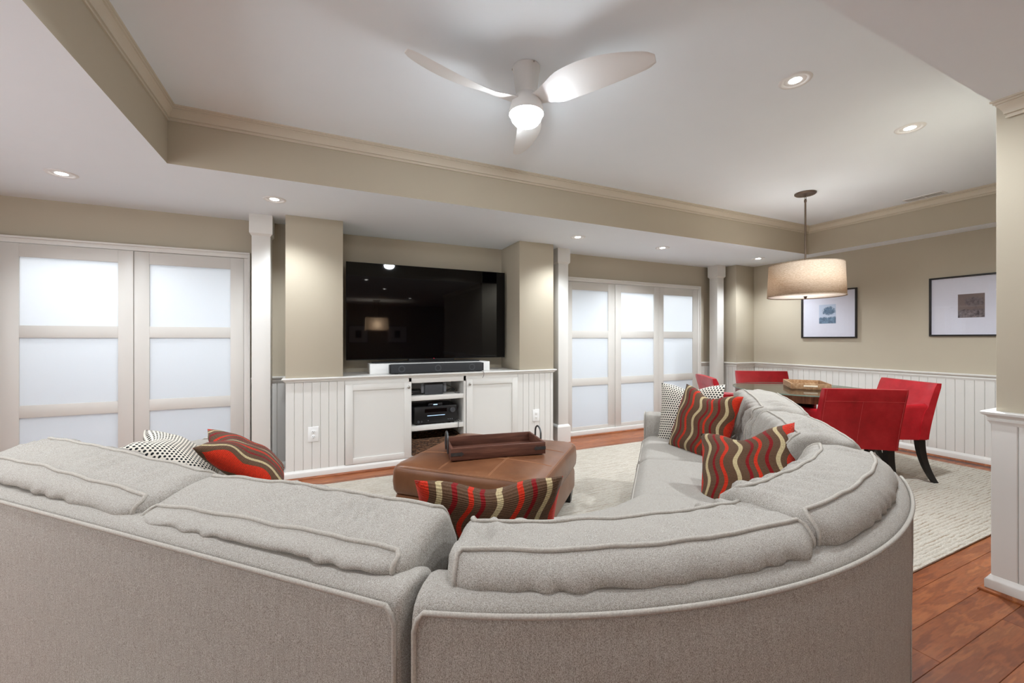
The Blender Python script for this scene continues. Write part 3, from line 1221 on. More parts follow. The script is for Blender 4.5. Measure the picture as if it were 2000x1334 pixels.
# framed pictures ----------------------------------------------------------------------------------
def picture(parent_wall_x, y0, y1, z0, z1, p, mat, label, sgn=1):
    x = parent_wall_x
    e = tag(empty('framed_picture', (x, (y0 + y1) / 2, z0)), label, 'picture', 'black framed pictures on the right wall')
    f = .016
    mb = MB()
    mb.box(x - .026, x - .001, y0, y1, z0, z0 + f, .0015).box(x - .026, x - .001, y0, y1, z1 - f, z1, .0015)
    mb.box(x - .0258, x - .001, y0, y0 + f, z0 + .001, z1 - .001, .0015).box(x - .0258, x - .001, y1 - f, y1, z0 + .001, z1 - .001, .0015)
    mb.build('frame', 'framebl', e, 40)
    box('mat_board', x - .010, x - .005, y0 + f - .002, y1 - f + .002, z0 + f - .002, z1 - f + .002, 'mat_board', e)
    me = bpy.data.meshes.new('print')
    me.from_pydata([(x - .0108, p[1], p[2]), (x - .0108, p[0], p[2]), (x - .0108, p[0], p[3]), (x - .0108, p[1], p[3]),
                    (x - .0098, p[1], p[2]), (x - .0098, p[0], p[2]), (x - .0098, p[0], p[3]), (x - .0098, p[1], p[3])], [],
                   [(0, 1, 2, 3), (7, 6, 5, 4), (0, 4, 5, 1), (1, 5, 6, 2), (2, 6, 7, 3), (3, 7, 4, 0)])
    ul = me.uv_layers.new(name='UVMap')
    for k, uvc in enumerate(((0, 0), (1, 0), (1, 1), (0, 1))):
        ul.data[k].uv = uvc
    obj('print', me, mat, e)
    box('glazing', x - .0165, x - .0145, y0 + f - .002, y1 - f + .002, z0 + f - .002, z1 - f + .002, 'picglass', e)


picture(XR, 2.662, 3.273, 1.205, 1.798, (2.882, 3.067, 1.385, 1.62), 'print_blue', 'black framed picture with small blue tree print behind the pendant lamp')
picture(XR, 1.34, 2.031, 1.222, 1.815, (1.642, 1.823, 1.402, 1.632), 'print_sepia', 'black framed picture with small sepia print next to the near wall')

# ================================================================== RUG
rug = tag(empty('area_rug', (2.3, 2.3, 0)), 'cream wool area rug with broken grey-brown lines', 'rug')
RGX0, RGX1, RGY0, RGY1 = -0.75, 5.42, 1.045, 3.67
MB().box(RGX0, RGX1, RGY0, RGY1, .0005, .013, .005, 2).build('pile', 'rug', rug, 40)
for y in (RGY0, RGY1):
    MB().tube([(RGX0 + .004, y, .006), (RGX1 - .004, y, .006)], .0055, 6).build('bound_edge', 'rug', rug, 60)

# ================================================================== SOFA
ZSEAT = .455
VB = .665          # outer back line, left section
UB = -.830         # outer back line, right section
ARC_C = (.83, 2.333)
ARC_R = 1.71


def path_left(s):       # s = u
    return uvw(s, VB), uvw(0, 1)


def path_right(s):      # s = v
    return uvw(UB, s), uvw(1, 0)


A0 = math.atan2(VB - ARC_C[1], .462 - ARC_C[0])
A1 = math.atan2(1.985 - ARC_C[1], UB - ARC_C[0])
if A1 > 0:
    A1 -= 2 * PI


def path_arc(s):        # s = 0..1 from left join to right join
    a = A0 + (A1 - A0) * s
    n = uvw(-math.cos(a), -math.sin(a))
    return uvw(ARC_C[0] + ARC_R * math.cos(a), ARC_C[1] + ARC_R * math.sin(a)), n


ARC_L = ARC_R * abs(A1 - A0)


def P3(path, s, off, z):
    p, n = path(s)
    return Vector((p.x + n.x * off, p.y + n.y * off, z))


def smoothloop(pts, n):
    """closed Catmull-Rom through pts -> n points"""
    L = len(pts)
    out = []
    for k in range(n):
        t = k / n * L
        i = int(t)
        f = t - i
        p0, p1, p2, p3 = (pts[(i + j - 1) % L] for j in range(4))
        out.append(tuple(.5 * ((2 * p1[d]) + (-p0[d] + p2[d]) * f + (2 * p0[d] - 5 * p1[d] + 4 * p2[d] - p3[d]) * f * f + (-p0[d] + 3 * p1[d] - 3 * p2[d] + p3[d]) * f ** 3) for d in (0, 1)))
    return out


def lin_s(a, b, n):
    return [a + (b - a) * i / n for i in range(n + 1)]


def swept(path, s0, s1, prof, n, r_end, slen, mi=0):
    """profile swept with rounded ends (ends pulled in by r_end metres)"""
    cx = sum(p[0] for p in prof) / len(prof)
    cz = sum(p[1] for p in prof) / len(prof)
    rings = []
    e = r_end / slen
    st = []
    sg = 1 if s1 > s0 else -1
    K = 6
    for k in range(K + 1):
        a = PI / 2 * k / K
        st.append((s0 + sg * e * (1 - math.sin(a)) if False else s0 + (s1 - s0) * 0 + sg * abs(e) * (1 - math.cos(PI / 2 - a)) * 0 + sg * abs(e) * (1 - math.cos(a)), r_end * (1 - math.sin(a))))
    mid = lin_s(s0 + sg * e, s1 - sg * e, n)
    seq = st[:-1] + [(m, 0.0) for m in mid] + [(s1 - (q - s0), ins) for q, ins in st[:-1][::-1]]
    for s, ins in seq:
        ring = []
        for (o, z) in prof:
            dx, dz = o - cx, z - cz
            d = math.hypot(dx, dz)
            f = max(0.05, (d - ins) / d) if d > 1e-6 else 1
            ring.append(P3(path, s, cx + dx * f, cz + dz * f))
        rings.append(ring)
    return rings


def frame_back(path, s0, s1, slen, parent, n=24, zb=.05):
    prof = [(0.0, zb), (0.0, .3), (-.004, .55), (-.002, .655), (.002, .680), (.012, .694), (.03, .703), (.06, .706), (.10, .702), (.128, .69), (.14, .665), (.15, .55), (.16, .3), (.16, zb)]
    mb = MB()
    mb.loft(swept(path, s0, s1, prof, n, .018, slen))
    o = mb.build('back_frame', 'sofa', parent, 50)
    # welt along the top and down both ends
    sg = 1 if s1 > s0 else -1
    e = .012 / slen * sg
    pts = [P3(path, s0 + e * .6, -.003, z) for z in (.06, .3, .5, .6, .645)]
    pts += [P3(path, s0 + e * 1.2, -.004, .668)]
    pts += [P3(path, s, -.003, .681) for s in lin_s(s0 + e * 2.2, s1 - e * 2.2, n)]
    pts += [P3(path, s1 - e * 1.2, -.004, .668)]
    pts += [P3(path, s1 - e * .6, -.003, z) for z in (.645, .6, .5, .3, .06)]
    MB().tube(pts, .0056, 7).build('piping', 'piping', o, 60)
    return o


def fold(p, seed, amp):
    n1 = noise.noise(Vector((p.x * 6 + seed, p.y * 6, p.z * 3)))
    n2 = noise.noise(Vector((p.x * 17 + seed, p.y * 17, p.z * 6)))
    return amp * (n1 * .65 + n2 * .35)


def back_cushion(path, s0, s1, slen, parent, seed, top=0.0, sag=(0, 0), n=40, wr=.007, rear=0.0, fwd=0.0, crown_=.010):
    """plump loose cushion leaning on the frame"""
    H = top
    Q = top + rear
    ctrl = [(.150, .46), (.146, .56), (.138, .63), (.105, .672), (.062, .686), (.034, .700), (.043, .720 + Q * .5), (.088, .738 + Q), (.16, .752 + (H + Q) / 2), (.225, .757 + H),
            (.268 + fwd, .748 + H), (.303 + fwd, .70 + H), (.335 + fwd, .60), (.335 + fwd, .51), (.305, .463), (.22, .452)]
    prof = smoothloop(ctrl, 48)
    n = max(n, 100)
    rings = swept(path, s0, s1, prof, n, .034, slen)
    welts = [min(range(48), key=lambda j: (prof[j][0] - a) ** 2 + (prof[j][1] - b) ** 2) for a, b in ((.084, .736 + Q), (.244 + fwd, .755 + H))]
    m = len(rings)
    Lc = abs(s1 - s0) * slen
    for i, r in enumerate(rings):
        q = i / (m - 1)
        dz = sag[0] * (1 - q) + sag[1] * q
        crown = crown_ * math.sin(PI * q)
        p0, nn = path(s0 + (s1 - s0) * q)
        t_ = q * Lc
        edge = min(1.0, min(t_, Lc - t_) / .10)
        endw = (1 - edge) ** 1.5
        for j, p in enumerate(r):
            hh = max(0, (p.z - .55) / .2)
            off = prof[j][0]
            p.z += (dz + crown) * hh + fold(p, seed, wr)
            dd = fold(Vector((p.y, p.z, p.x)), seed + 3, wr)
            if off < .10 and .60 < prof[j][1]:
                dd += (.086 - off) * endw * .8           # the rear face draws in towards both ends
            patch = noise.noise(Vector((t_ * 4.2, seed * 1.7, p.z * 9 + off * 6)))
            ph = t_ * 74 + p.z * 60 * (1 if seed % 2 else -1) + off * 45 + 4.5 * noise.noise(Vector((t_ * 5, seed, p.z * 8 + off * 5)))
            far = min(1.0, min(min(abs(j - jw), 48 - abs(j - jw)) for jw in welts) / 5.0)
            cr = ((.024 * min(1, edge + .25) if off > .09 else .004) * math.sin(ph) * max(0, patch + .30) * 1.4) * far + .0012 * math.sin(t_ * 31 + seed)
            # deep tucks fanning out of the ends
            tk = .005 * endw * far * math.sin(p.z * 70 + off * 60 + seed)
            p.x += nn.x * (dd + cr + tk)
            p.y += nn.y * (dd + cr + tk)
            p.z += cr * .8 * hh
    mb = MB()
    mb.loft(rings)
    o = mb.build('back_cushion', 'sofa', parent, 80)
    # welts: loops over rear and front panel seams
    for tgt, nmx in (((.084, .736 + Q), 'r'), ((.244 + fwd, .755 + H), 'f')):
        jt = min(range(48), key=lambda j: (prof[j][0] - tgt[0]) ** 2 + (prof[j][1] - tgt[1]) ** 2)
        cxp = sum(p[0] for p in prof) / 48
        czp = sum(p[1] for p in prof) / 48
        pts = []
        # end columns: profile points below the seam on the same side
        if nmx == 'r':
            cols = [j for j in range(0, jt + 1) if prof[j][1] > .60]
        else:
            cols = [j for j in range(jt, 40)][::-1]
        i0, i1 = 5, m - 6
        c0 = [rings[i0][j] for j in cols[:-1]]
        c1 = [rings[i1][j] for j in cols[:-1]][::-1]
        pts = c0 + [rings[i][jt] for i in range(i0 + 1, i1)] + c1
        out = []
        for p in pts:
            out.append(Vector(p) + Vector((0, 0, .0015)))
        MB().tube(out, .0056, 7).build('piping', 'piping', o, 60)
    return o


def seat_cushion(path, s0, s1, slen, parent, seed, o0=.20, o1=.975, n=16):
    ctrl = [(o0, .30), (o0, .40), (o0 + .03, .452), ((o0 + o1) / 2, .478), (o1 - .10, .468), (o1 - .03, .448), (o1 + .006, .40), (o1 - .004, .33), (o1 - .04, .296), ((o0 + o1) / 2, .292)]
    prof = smoothloop(ctrl, 40)
    rings = swept(path, s0, s1, prof, n, .045, slen)
    for r in rings:
        for p in r:
            p.z += fold(p, seed, .004) if p.z > .36 else 0
    mb = MB()
    mb.loft(rings)
    o = mb.build('seat_cushion', 'sofa', parent, 80)
    jt = max(range(40), key=lambda j: prof[j][0] * 1.5 + prof[j][1])
    jb = max(range(40), key=lambda j: prof[j][0] * 1.5 - prof[j][1])
    m = len(rings)
    js = list(range(min(jt, jb), max(jt, jb) + 1))
    pts = [rings[i][jt] for i in range(5, m - 5)]
    pts += [rings[m - 6][j] for j in js[1:-1]]
    pts += [rings[i][jb] for i in range(m - 6, 4, -1)]
    pts += [rings[5][j] for j in js[1:-1][::-1]]
    MB().tube(pts, .0045, 6, True).build('piping', 'piping', o, 60)
    return o


def base_block(path, s0, s1, slen, parent, o1=.955, n=20):
    prof = [(.10, .045), (.10, .298), (o1 - .008, .298), (o1, .29), (o1, .045)]
    mb = MB()
    mb.loft(swept(path, s0, s1, prof, n, .006, slen))
    return mb.build('base', 'sofa', parent, 40)


def feet(path, ss, parent):
    for s in ss:
        for off in (.10, .86):
            p = P3(path, s, off, 0)
            zf = .0135 if (RGX0 < p.x < RGX1 and RGY0 - .03 < p.y < RGY1) else .0005
            MB().lathe([(.022, zf), (.026, .046)], (p.x, p.y, 0), 12).build('foot', 'legblack', parent, 40)


def arm(path, s0, s1, slen, parent):
    sg = 1 if s1 > s0 else -1
    rings = []
    for off in [.02, .035] + lin_s(.08, .93, 12) + [.955, .965]:
        ins = .018 if off in (.02, .965) else (.006 if off in (.035, .955) else 0)
        ring = []
        for a, z in ((0, .05), (0, .3), (-.004, .5), (.0, .575), (.02, .605), (.05, .618), (.10, .622), (.15, .618), (.175, .605), (.192, .575), (.194, .5), (.19, .3), (.19, .05)):
            aa = .095 + (a - .095) * (1 - ins * 4)
            ring.append(P3(path, s0 + sg * aa / slen, off, z if z < .06 else z - ins))
        rings.append(ring)
    o = MB().loft(rings).build('arm', 'sofa', parent, 50)
    pts = [P3(path, s0 + sg * a / slen, .962, z) for a, z in ((0, .06), (0, .3), (-.004, .5), (.0, .575), (.02, .603), (.05, .616), (.10, .62), (.15, .616), (.175, .603), (.192, .575), (.194, .5), (.19, .3), (.19, .06))]
    MB().tube(pts, .0045, 6).build('piping', 'piping', o, 60)


# left section
sl = tag(empty('sofa_section', uvw(1.4, 1.1)), 'light grey sofa section on the left with two back cushions', 'sofa', 'sections of the light grey sectional sofa')
US0, US1 = .478, 2.36
frame_back(path_left, US0, US1 + .19, 1.0, sl, 30)
base_block(path_left, US0, US1 + .01, 1.0, sl)
arm(path_left, US1, US1 + .19, 1.0, sl)
um = 1.392
back_cushion(path_left, US0 + .03, um, 1.0, sl, 11, .004, (.012, -.008), 46, rear=-.016)
back_cushion(path_left, um - .015, US1 - .01, 1.0, sl, 27, .016, (-.01, .022), 46, rear=-.006)
seat_cushion(path_left, US0 + .005, 1.42, 1.0, sl, 5)
seat_cushion(path_left, 1.42, US1 - .002, 1.0, sl, 8)
feet(path_left, (US0 + .08, US1 + .1), sl)
# curved corner section
sw = tag(empty('sofa_section', uvw(.15, 1.5)), 'curved corner section of the light grey sofa nearest the camera', 'sofa', 'sections of the light grey sectional sofa')
frame_back(path_arc, .006, .994, ARC_L, sw, 48)
MB().tube([P3(path_arc, .765, -.0018 - .003 * (z > .5), z) for z in lin_s(.06, .672, 10)], .0016, 5).build('seam', 'piping', sw, 60)
base_block(path_arc, .006, .994, ARC_L, sw, n=40)
back_cushion(path_arc, .03, .503, ARC_L, sw, 41, -.012, (.006, .006), 46, rear=.026, crown_=.0)
back_cushion(path_arc, .488, .972, ARC_L, sw, 57, .02, (.006, .0), 46, rear=.01)
seat_cushion(path_arc, .008, .992, ARC_L, sw, 15, .20, .965, 36)
feet(path_arc, (.05, .5, .95), sw)
# right section
srt = tag(empty('sofa_section', uvw(-.35, 2.7)), 'light grey sofa section on the right with arm beside the dining chairs', 'sofa', 'sections of the light grey sectional sofa')
VS0, VS1 = 2.0, 3.30
frame_back(path_right, VS0, VS1 + .19, 1.0, srt, 24)
base_block(path_right, VS0, VS1 + .01, 1.0, srt)
arm(path_right, VS1, VS1 + .19, 1.0, srt)
vm = 2.655
back_cushion(path_right, VS0 + .06, vm + .03, 1.0, srt, 71, .022, (.01, .01), 36, fwd=.03)
back_cushion(path_right, vm + .02, VS1 + .01, 1.0, srt, 83, .045, (.0, .03), 36, fwd=.05)
seat_cushion(path_right, VS0 + .004, vm, 1.0, srt, 33)
seat_cushion(path_right, vm, VS1 - .002, 1.0, srt, 36)
feet(path_right, (VS0 + .08, VS1 + .1), srt)


# throw pillows --------------------------------------------------------------------------------------
def pillow(name, c, yaw, lean, roll, size, mat, label, group, chop=.0, thick=.075, ear=.12):
    """square pillow; local X = width, Z = height, Y = thickness (front is -Y)"""
    N = 26
    verts, uvs, faces = [], [], []
    h = size / 2
    for side in (-1, 1):
        for i in range(N + 1):
            for j in range(N + 1):
                x = -1 + 2 * i / N
                y = -1 + 2 * j / N
                px = x * (1 - ear * (1 - y * y) * abs(x) ** 2 * .6)
                py = y * (1 - ear * (1 - x * x) * abs(y) ** 2 * .6)
                t_ = max(0, (1 - abs(x) ** 2.6)) ** .55 * max(0, (1 - abs(y) ** 2.6)) ** .55
                if y > -.2:
                    f = (y + .2) / 1.2
                    cw = math.exp(-(x / .42) ** 2)
                    py -= chop * f * f * cw
                    t_ *= 1 - .30 * cw * f * (chop > 0) * min(1, chop * 3)
                wv = noise.noise(Vector((x * 2 + size * 9, y * 2, side * 3 + len(label)))) * .012
                verts.append((px * h, side * (t_ * thick + (wv * t_)), py * h))
                uvs.append(((x + 1) / 2, (y + 1) / 2))
    M = (N + 1) * (N + 1)
    for s in (0, 1):
        for i in range(N):
            for j in range(N):
                a, b, c_, d = [s * M + k for k in (i * (N + 1) + j, (i + 1) * (N + 1) + j, (i + 1) * (N + 1) + j + 1, i * (N + 1) + j + 1)]
                faces.append((a, b, c_, d) if s == 0 else (d, c_, b, a))
    me = bpy.data.meshes.new(name)
    me.from_pydata(verts, [], faces)
    ul = me.uv_layers.new(name='UVMap')
    for lp in me.loops:
        ul.data[lp.index].uv = uvs[lp.vertex_index]
    b2 = bmesh.new()
    b2.from_mesh(me)
    bmesh.ops.remove_doubles(b2, verts=b2.verts[:], dist=1e-5)
    b2.to_mesh(me)
    b2.free()
    for p in me.polygons:
        p.use_smooth = True
    Mx = Matrix.Translation(c) @ Matrix.Rotation(yaw, 4, 'Z') @ Matrix.Rotation(lean, 4, 'X') @ Matrix.Rotation(roll, 4, 'Y')
    me.materials.append(MAT[mat])
    o = bpy.data.objects.new(name, me)
    o.matrix_basis = Mx
    COL.objects.link(o)
    WM[o.name] = Mx
    return tag(o, label, 'pillow', group)


def yaw_to(dx, dy):
    """yaw so that the pillow front (-Y) looks along (dx, dy)"""
    return math.atan2(dy, dx) + PI / 2


# front directions given in sofa uv -> world
def fdir(du, dv):
    w_ = uvw(du, dv)
    return yaw_to(w_.x, w_.y)


R_ = math.radians
GS = 'striped throw pillows on the sofa'
GD = 'dotted throw pillows on the sofa'
pillow('throw_pillow', uvw(1.98, 1.475, .592), fdir(-.64, .76), R_(-54), R_(0), .44, 'stripe', 'striped brown and red pillow on the left sofa section', GS, .30)
pillow('throw_pillow', uvw(2.34, 1.385, .585), fdir(-.64, .76), R_(-55), R_(0), .43, 'dots', 'black dotted cream pillow on the left sofa section', GD, .25)
pillow('throw_pillow', uvw(.53, 1.225, .572), fdir(.42, .91), R_(-24), R_(0), .45, 'stripe', 'striped pillow seen from behind on the curved sofa corner', GS, .22)
pillow('throw_pillow', uvw(-.24, 2.90, .650), fdir(.75, -.66), R_(-18), R_(4), .46, 'stripe', 'striped brown and red pillow in front of the dotted one by the sofa arm', GS, .2)
pillow('throw_pillow', uvw(-.18, 3.19, .65), fdir(.45, -.9), R_(-16), R_(-3), .46, 'dots', 'black dotted cream pillow against the right sofa arm', GD, .15)
pillow('throw_pillow', uvw(-.355, 2.12, .600), fdir(.62, -.78), R_(-36), R_(-20), .43, 'stripe', 'striped brown and red pillow nearest the sofa corner on the right section', GS, .26)

# ================================================================== OTTOMAN AND TRAY
ot = tag(empty('ottoman', uvw(1.06, 2.46)), 'square brown leather ottoman on the cream rug', 'ottoman')
OU0, OU1, OV0, OV1 = .592, 1.540, 2.06, 3.005
ZR_ = .0135


def soft_square(levels, rc, n=8):
    """lofted rounded square in the ottoman's uv frame; levels = (inset, z)"""
    cu, cv = (OU0 + OU1) / 2, (OV0 + OV1) / 2
    hu, hv = (OU1 - OU0) / 2, (OV1 - OV0) / 2
    rings = []
    for ins, z in levels:
        a, b = hu - ins, hv - ins
        r = min(rc, a * .8, b * .8)
        ring = []
        for q, (sx, sy) in enumerate(((1, 1), (-1, 1), (-1, -1), (1, -1))):
            for k in range(n + 1):
                t_ = PI / 2 * (q + k / n)
                ring.append(uvw(cu + sx * (a - r) + r * math.cos(t_), cv + sy * (b - r) + r * math.sin(t_), z))
            nx = ((-1, 1), (-1, -1), (1, -1), (1, 1))[q]
            for k in range(1, 8):
                f = k / 8
                p0 = Vector((cu + sx * (a - r) + r * math.cos(PI / 2 * (q + 1)), cv + sy * (b - r) + r * math.sin(PI / 2 * (q + 1))))
                p1 = Vector((cu + nx[0] * (a - r) + r * math.cos(PI / 2 * (q + 1)), cv + nx[1] * (b - r) + r * math.sin(PI / 2 * (q + 1))))
                p = p0.lerp(p1, f)
                ring.append(uvw(p.x, p.y, z))
        rings.append(ring)
    return MB().loft(rings)


soft_square([(.03, .112), (.014, .118), (.010, .135), (.010, .235), (.016, .262), (.03, .268)], .045).build('body', 'brown_leather', ot, 50)
tp = soft_square([(.03, .262), (.010, .270), (.001, .290), (-.003, .34), (0, .395), (.004, .415), (.014, .430), (.032, .438), (.08, .443), (.16, .449), (.28, .453), (.40, .454), (.46, .4545)], .05).build('top_cushion', 'brown_leather', ot, 60)


def ztop(u, v):
    ins = min(u - OU0, OU1 - u, v - OV0, OV1 - v)
    T = [(0, .395), (.004, .415), (.014, .430), (.032, .438), (.08, .443), (.16, .449), (.28, .453), (.40, .454), (.5, .4545)]
    for (a, za), (b, zb) in zip(T, T[1:]):
        if ins <= b:
            return za + (zb - za) * (ins - a) / (b - a) + .0008
    return .4553


for f in (1 / 3, 2 / 3):
    for o_ in (-.004, .004):
        u = OU0 + (OU1 - OU0) * f + o_
        MB().tube([uvw(u, v, ztop(u, v) - .0002) for v in lin_s(OV0 + .03, OV1 - .03, 24)], .0011, 5).build('stitching', 'tanthread', tp, 60)
        v = OV0 + (OV1 - OV0) * f + o_
        MB().tube([uvw(u, v, ztop(u, v) - .0002) for u in lin_s(OU0 + .03, OU1 - .03, 24)], .0011, 5).build('stitching', 'tanthread', tp, 60)
for o_ in (.008, .014):
    loop = []
    for (a, b), (c_, d) in (((OU0, OV0), (OU1, OV0)), ((OU1, OV0), (OU1, OV1)), ((OU1, OV1), (OU0, OV1)), ((OU0, OV1), (OU0, OV0))):
        for k in range(1, 12):
            q = k / 12
            loop.append(uvw(a + (c_ - a) * q, b + (d - b) * q, 0))
    cc = uvw((OU0 + OU1) / 2, (OV0 + OV1) / 2)
    pts = []
    for p in loop:
        dd = (p - cc)
        pts.append(cc + dd * (1 - (.012 + (o_ - .008)) / dd.length) + Vector((0, 0, .4300 + (o_ - .008) * .55)))
    MB().tube(pts, .0012, 5, True).build('stitching', 'tanthread', tp, 60)
for u in (OU0 + .06, OU1 - .06):
    for v in (OV0 + .06, OV1 - .06):
        mb = MB()
        rings = []
        for r, z in ((.024, ZR_), (.036, .116)):
            rings.append([uvw(u + a * r, v + b * r, z) for a, b in ((-1, -1), (1, -1), (1, 1), (-1, 1))])
        mb.loft(rings).build('leg', 'legblack', ot)

# wooden tray: long side along a direction seen in the photo
ty = empty('serving_tray', (1.03, 2.515, .4565), math.radians(-8.8))
tag(ty, 'rustic dark wooden tray with iron handles on the ottoman', 'tray')
TL, TWd, TH = .305, .15, .075
box('bottom', -TL + .012, TL - .012, -TWd + .012, TWd - .012, .002, .014, 'traywood', ty, .001, True)
for s in (-1, 1):
    box('long_side', -TL, TL, s * TWd - .008, s * TWd + .008, 0, TH, 'traywood', ty, .002, True)
    box('short_side', s * (TL - .008) - .008, s * (TL - .008) + .008, -TWd + .008, TWd - .008, 0, TH, 'traywood', ty, .002, True)
    MB().tube([(s * (TL + .004), -.055, .02), (s * (TL + .005), -.055, .10)] + [(s * (TL + .005), -.055 * math.cos(a), .10 + .045 * math.sin(a)) for a in lin_s(.15, PI - .15, 12)] + [(s * (TL + .005), .055, .10), (s * (TL + .004), .055, .02)], .006, 8).build('handle', 'iron', ty, 60, True)
    for q in (-1, 1):
        mb = MB()
        y = q * (TWd + .0085)
        x1 = s * (TL + .001)
        x0 = s * (TL - .062)
        xt = s * (TL - .08)
        a, b = (y - .0012, y + .0012)
        P = [(x1, .028), (x1, .048), (x0, .048), (x0, .054), (xt, .038), (x0, .022), (x0, .028)]
        mb.loft([[Vector((px_, yy, pz)) for px_, pz in P] for yy in (a, b)])
        mb.build('corner_bracket', 'iron', ty, 0, True)

# ================================================================== DINING
TX, TY, TR, TZ = 3.84, 2.22, .53, .76
dt = tag(empty('dining_table', (TX, TY, 0)), 'round dining table with glass top over a dark wood rim', 'table')
MB().lathe([(.001, TZ - .010), (TR - .002, TZ - .010), (TR, TZ - .008), (TR, TZ - .002), (TR - .002, TZ), (.001, TZ)], (TX, TY, 0), 72).build('glass_top', 'glass', dt, 40)
MB().lathe([(TR - .0005, TZ - .0085), (TR + .0005, TZ - .0085), (TR + .0005, TZ - .0015), (TR - .0005, TZ - .0015), (TR - .0005, TZ - .0085)], (TX, TY, 0), 72, caps=False).build('glass_edge', 'glassedge', dt, 40)
MB().lathe([(.001, TZ - .035), (TR - .04, TZ - .035), (TR - .03, TZ - .07), (TR - .022, TZ - .07), (TR - .02, TZ - .0125), (.001, TZ - .0125)], (TX, TY, 0), 72).build('wood_top', 'tablewood', dt, 40)
MB().lathe([(.20, .0135), (.20, .05), (.19, .06), (.10, .09), (.075, .2), (.07, .5), (.11, .66), (.22, .72), (.22, .726)], (TX, TY, 0), 40).build('pedestal', 'legblack', dt, 40)
rt_ = empty('rattan_tray', (3.95, 2.24, TZ), math.radians(40))
tag(rt_, 'light woven wood tray with handle slots on the glass table', 'tray')
a_, b_ = .19, .145
box('bottom', -a_ + .008, a_ - .008, -b_ + .008, b_ - .008, .0012, .010, 'rattan', rt_, 0, True)
for s in (-1, 1):
    box('long_side', -a_, a_, s * (b_ - .006) - .006, s * (b_ - .006) + .006, .0006, .052, 'rattan', rt_, .0015, True)
    box('short_side', s * (a_ - .006) - .006, s * (a_ - .006) + .006, -b_ + .012, b_ - .012, .0006, .052, 'rattan', rt_, .0015, True)
    box('handle_slot', s * a_ - .0012, s * a_ + .0012, -.05, .05, .022, .036, 'cream_handle', rt_, .001, True)


def make_chair():
    """faces +X, outer top of the back at x = 0"""
    e = empty('dining_chair', (0, 0, 0))
    W = .27
    # back: curved slab, lofted from bottom to top
    rings = []
    for z in lin_s(.375, .832, 14):
        q = (z - .375) / (.832 - .375)
        xo = .105 - .105 * q ** 1.25
        th = .085 - .03 * q + (.012 if .2 < q < .5 else 0)
        if q > .96:
            th *= .8
            xo += .006
        r = []
        for k in range(17):
            y = -W + 2 * W * k / 16
            r.append(Vector((xo + .012 * (y / W) ** 2 * -1 + (.004 if abs(y) > W * .97 else 0), y, z)))
        for k in range(17):
            y = W - 2 * W * k / 16
            r.append(Vector((xo + th - .012 * (y / W) ** 2 - (.006 if abs(y) > W * .97 else 0), y, z)))
        rings.append(r)
    bk_ = MB().loft(rings).build('backrest', 'red_leather', e, 50, True)
    zt = .74
    MB().tube([(.0125, y, zt) if False else ((.105 - .105 * ((zt - .375) / .457) ** 1.25) - .012 * (y / W) ** 2 - .0005, y, zt) for y in lin_s(-W + .012, W - .012, 16)], .0014, 5).build('seam', 'seam', bk_, 60, True)
    MB().tube([((.105 - .105 * ((z - .375) / .457) ** 1.25) - .0008, 0, z) for z in lin_s(.385, zt, 12)], .0014, 5).build('seam', 'seam', bk_, 60, True)
    for s in (-1, 1):
        MB().tube([((.105 - .105 * ((z - .375) / .457) ** 1.25) - .0125, s * (W - .012), z) for z in lin_s(.385, .826, 14)], .0014, 5).build('seam', 'seam', bk_, 60, True)
    # seat
    MB().box(.13, .575, -W + .05, W - .05, .37, .485, .022, 4).build('seat', 'red_leather', e, 50, True)
    # arms: side panels with padded top
    for s in (-1, 1):
        rings = []
        for x in [.108, .125, .16, .25, .35, .45, .53, .565, .575]:
            q = (x - .06) / .515
            zt_ = .665 - .035 * q - (.05 * max(0, (q - .85) / .15) ** 2)
            yo, yi = s * (W - .004), s * (W - .06)
            ring = [(yi, .37), (yi, zt_ - .03), (yi + s * .004, zt_ - .01), (yi + s * .015, zt_), (yo - s * .015, zt_), (yo - s * .004, zt_ - .01), (yo, zt_ - .03), (yo, .37)]
            rings.append([Vector((x, y, z)) for y, z in ring])
        MB().loft(rings).build('arm', 'red_leather', e, 50, True)
    # legs
    for s in (-1, 1):
        y = s * (W - .035)
        rings = []
        for k in range(9):
            q = k / 8
            z = .372 - (.372 - .0135) * q
            x = .14 - .02 * q - .10 * q ** 2.2
            h = .027 - .009 * q
            rings.append([Vector((x + a * h, y + b * h * .85, z)) for a, b in ((-1, -1), (1, -1), (1, 1), (-1, 1))])
        MB().loft(rings).build('leg', 'legblack', e, 50, True)
        rings = []
        for k in range(5):
            q = k / 4
            z = .372 - (.372 - .0135) * q
            h = .026 - .008 * q
            rings.append([Vector((.535 + a * h, y + b * h, z)) for a, b in ((-1, -1), (1, -1), (1, 1), (-1, 1))])
        MB().loft(rings).build('leg', 'legblack', e, 50, True)
    return e


def copy_tree(o, parent=None):
    c = o.copy()
    COL.objects.link(c)
    c.parent = parent
    for ch in list(o.children):
        copy_tree(ch, c)
    return c


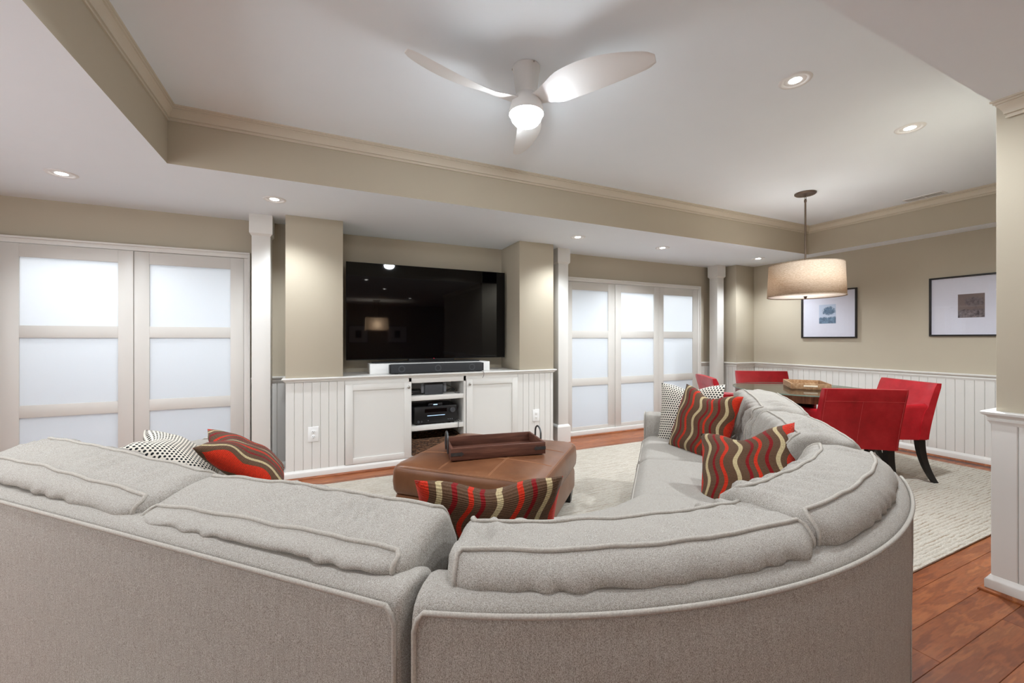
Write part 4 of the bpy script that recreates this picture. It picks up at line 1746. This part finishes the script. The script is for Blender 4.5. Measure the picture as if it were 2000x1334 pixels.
chairs = [((3.557, 1.612), 56, 'red leather dining chair with its back to the camera behind the sofa'),
          ((4.70, 1.80), 152, 'red leather dining chair on the right, seen from its side with curved black leg'),
          ((4.515, 3.045), 238, 'red leather dining chair on the far side of the glass table'),
          ((3.37, 2.84), -34, 'red leather dining chair beside the three glass doors, back edge in glare')]
ch0 = make_chair()
for k, ((x, y), deg, lab) in enumerate(chairs):
    c = ch0 if k == 0 else copy_tree(ch0)
    tag(c, lab, 'chair', 'red leather chairs round the dining table')
    c.matrix_basis = Matrix.Translation((x, y, 0)) @ Matrix.Rotation(math.radians(deg), 4, 'Z')

# ================================================================== REAR ROOM (seen mirrored in the television)
rp_ = tag(empty('rectangular_pendant', (1.43, -4.0, ZN)), 'rectangular linen pendant lamp mirrored in the television', 'pendant lamp')
box('canopy', 1.33, 1.53, -4.05, -3.95, ZN - .025, ZN - .0005, 'bronze', rp_, .003)
for dx in (-.06, .06):
    MB().tube([(1.43 + dx, -4.0, ZN - .02), (1.43 + dx, -4.0, 1.80)], .006, 8).build('rod', 'bronze', rp_, 60)
mb = MB()
mb.loft([[Vector((1.43 + a * (.30 + e_), -4.0 + b * (.15 + e_), z)) for a, b in ((-1, -1), (1, -1), (1, 1), (-1, 1))] for e_, z in ((.015, 1.44), (0, 1.80))], True, False)
mb.build('shade', 'shade', rp_)
box('diffuser', 1.43 - .305, 1.43 + .305, -4.155, -3.845, 1.445, 1.449, 'diffuser', rp_)
ld = bpy.data.lights.new('rear_bulb', 'POINT')
ld.energy = 22
ld.shadow_soft_size = .04
ld.color = (1, .86, .7)
lo = bpy.data.objects.new('rear_bulb', ld)
lo.location = (0, 0, 1.6 - ZN)
lo.parent = rp_
COL.objects.link(lo)
for k, (x0, x1) in enumerate(((.75, 1.35), (1.95, 2.6))):
    e = tag(empty('framed_picture', ((x0 + x1) / 2, YREAR, 1.05)), ['black framed picture mirrored at the left edge of the television', 'black framed picture mirrored right of the lamp in the television'][k], 'picture')
    box('frame', x0, x1, YREAR + .001, YREAR + .025, 1.05, 1.62, 'framebl', e, .002)
    box('mat_board', x0 + .018, x1 - .018, YREAR + .02, YREAR + .027, 1.068, 1.602, 'mat_board', e)
    box('print', (x0 + x1) / 2 - .09, (x0 + x1) / 2 + .09, YREAR + .026, YREAR + .0282, 1.22, 1.46, 'slot', e)
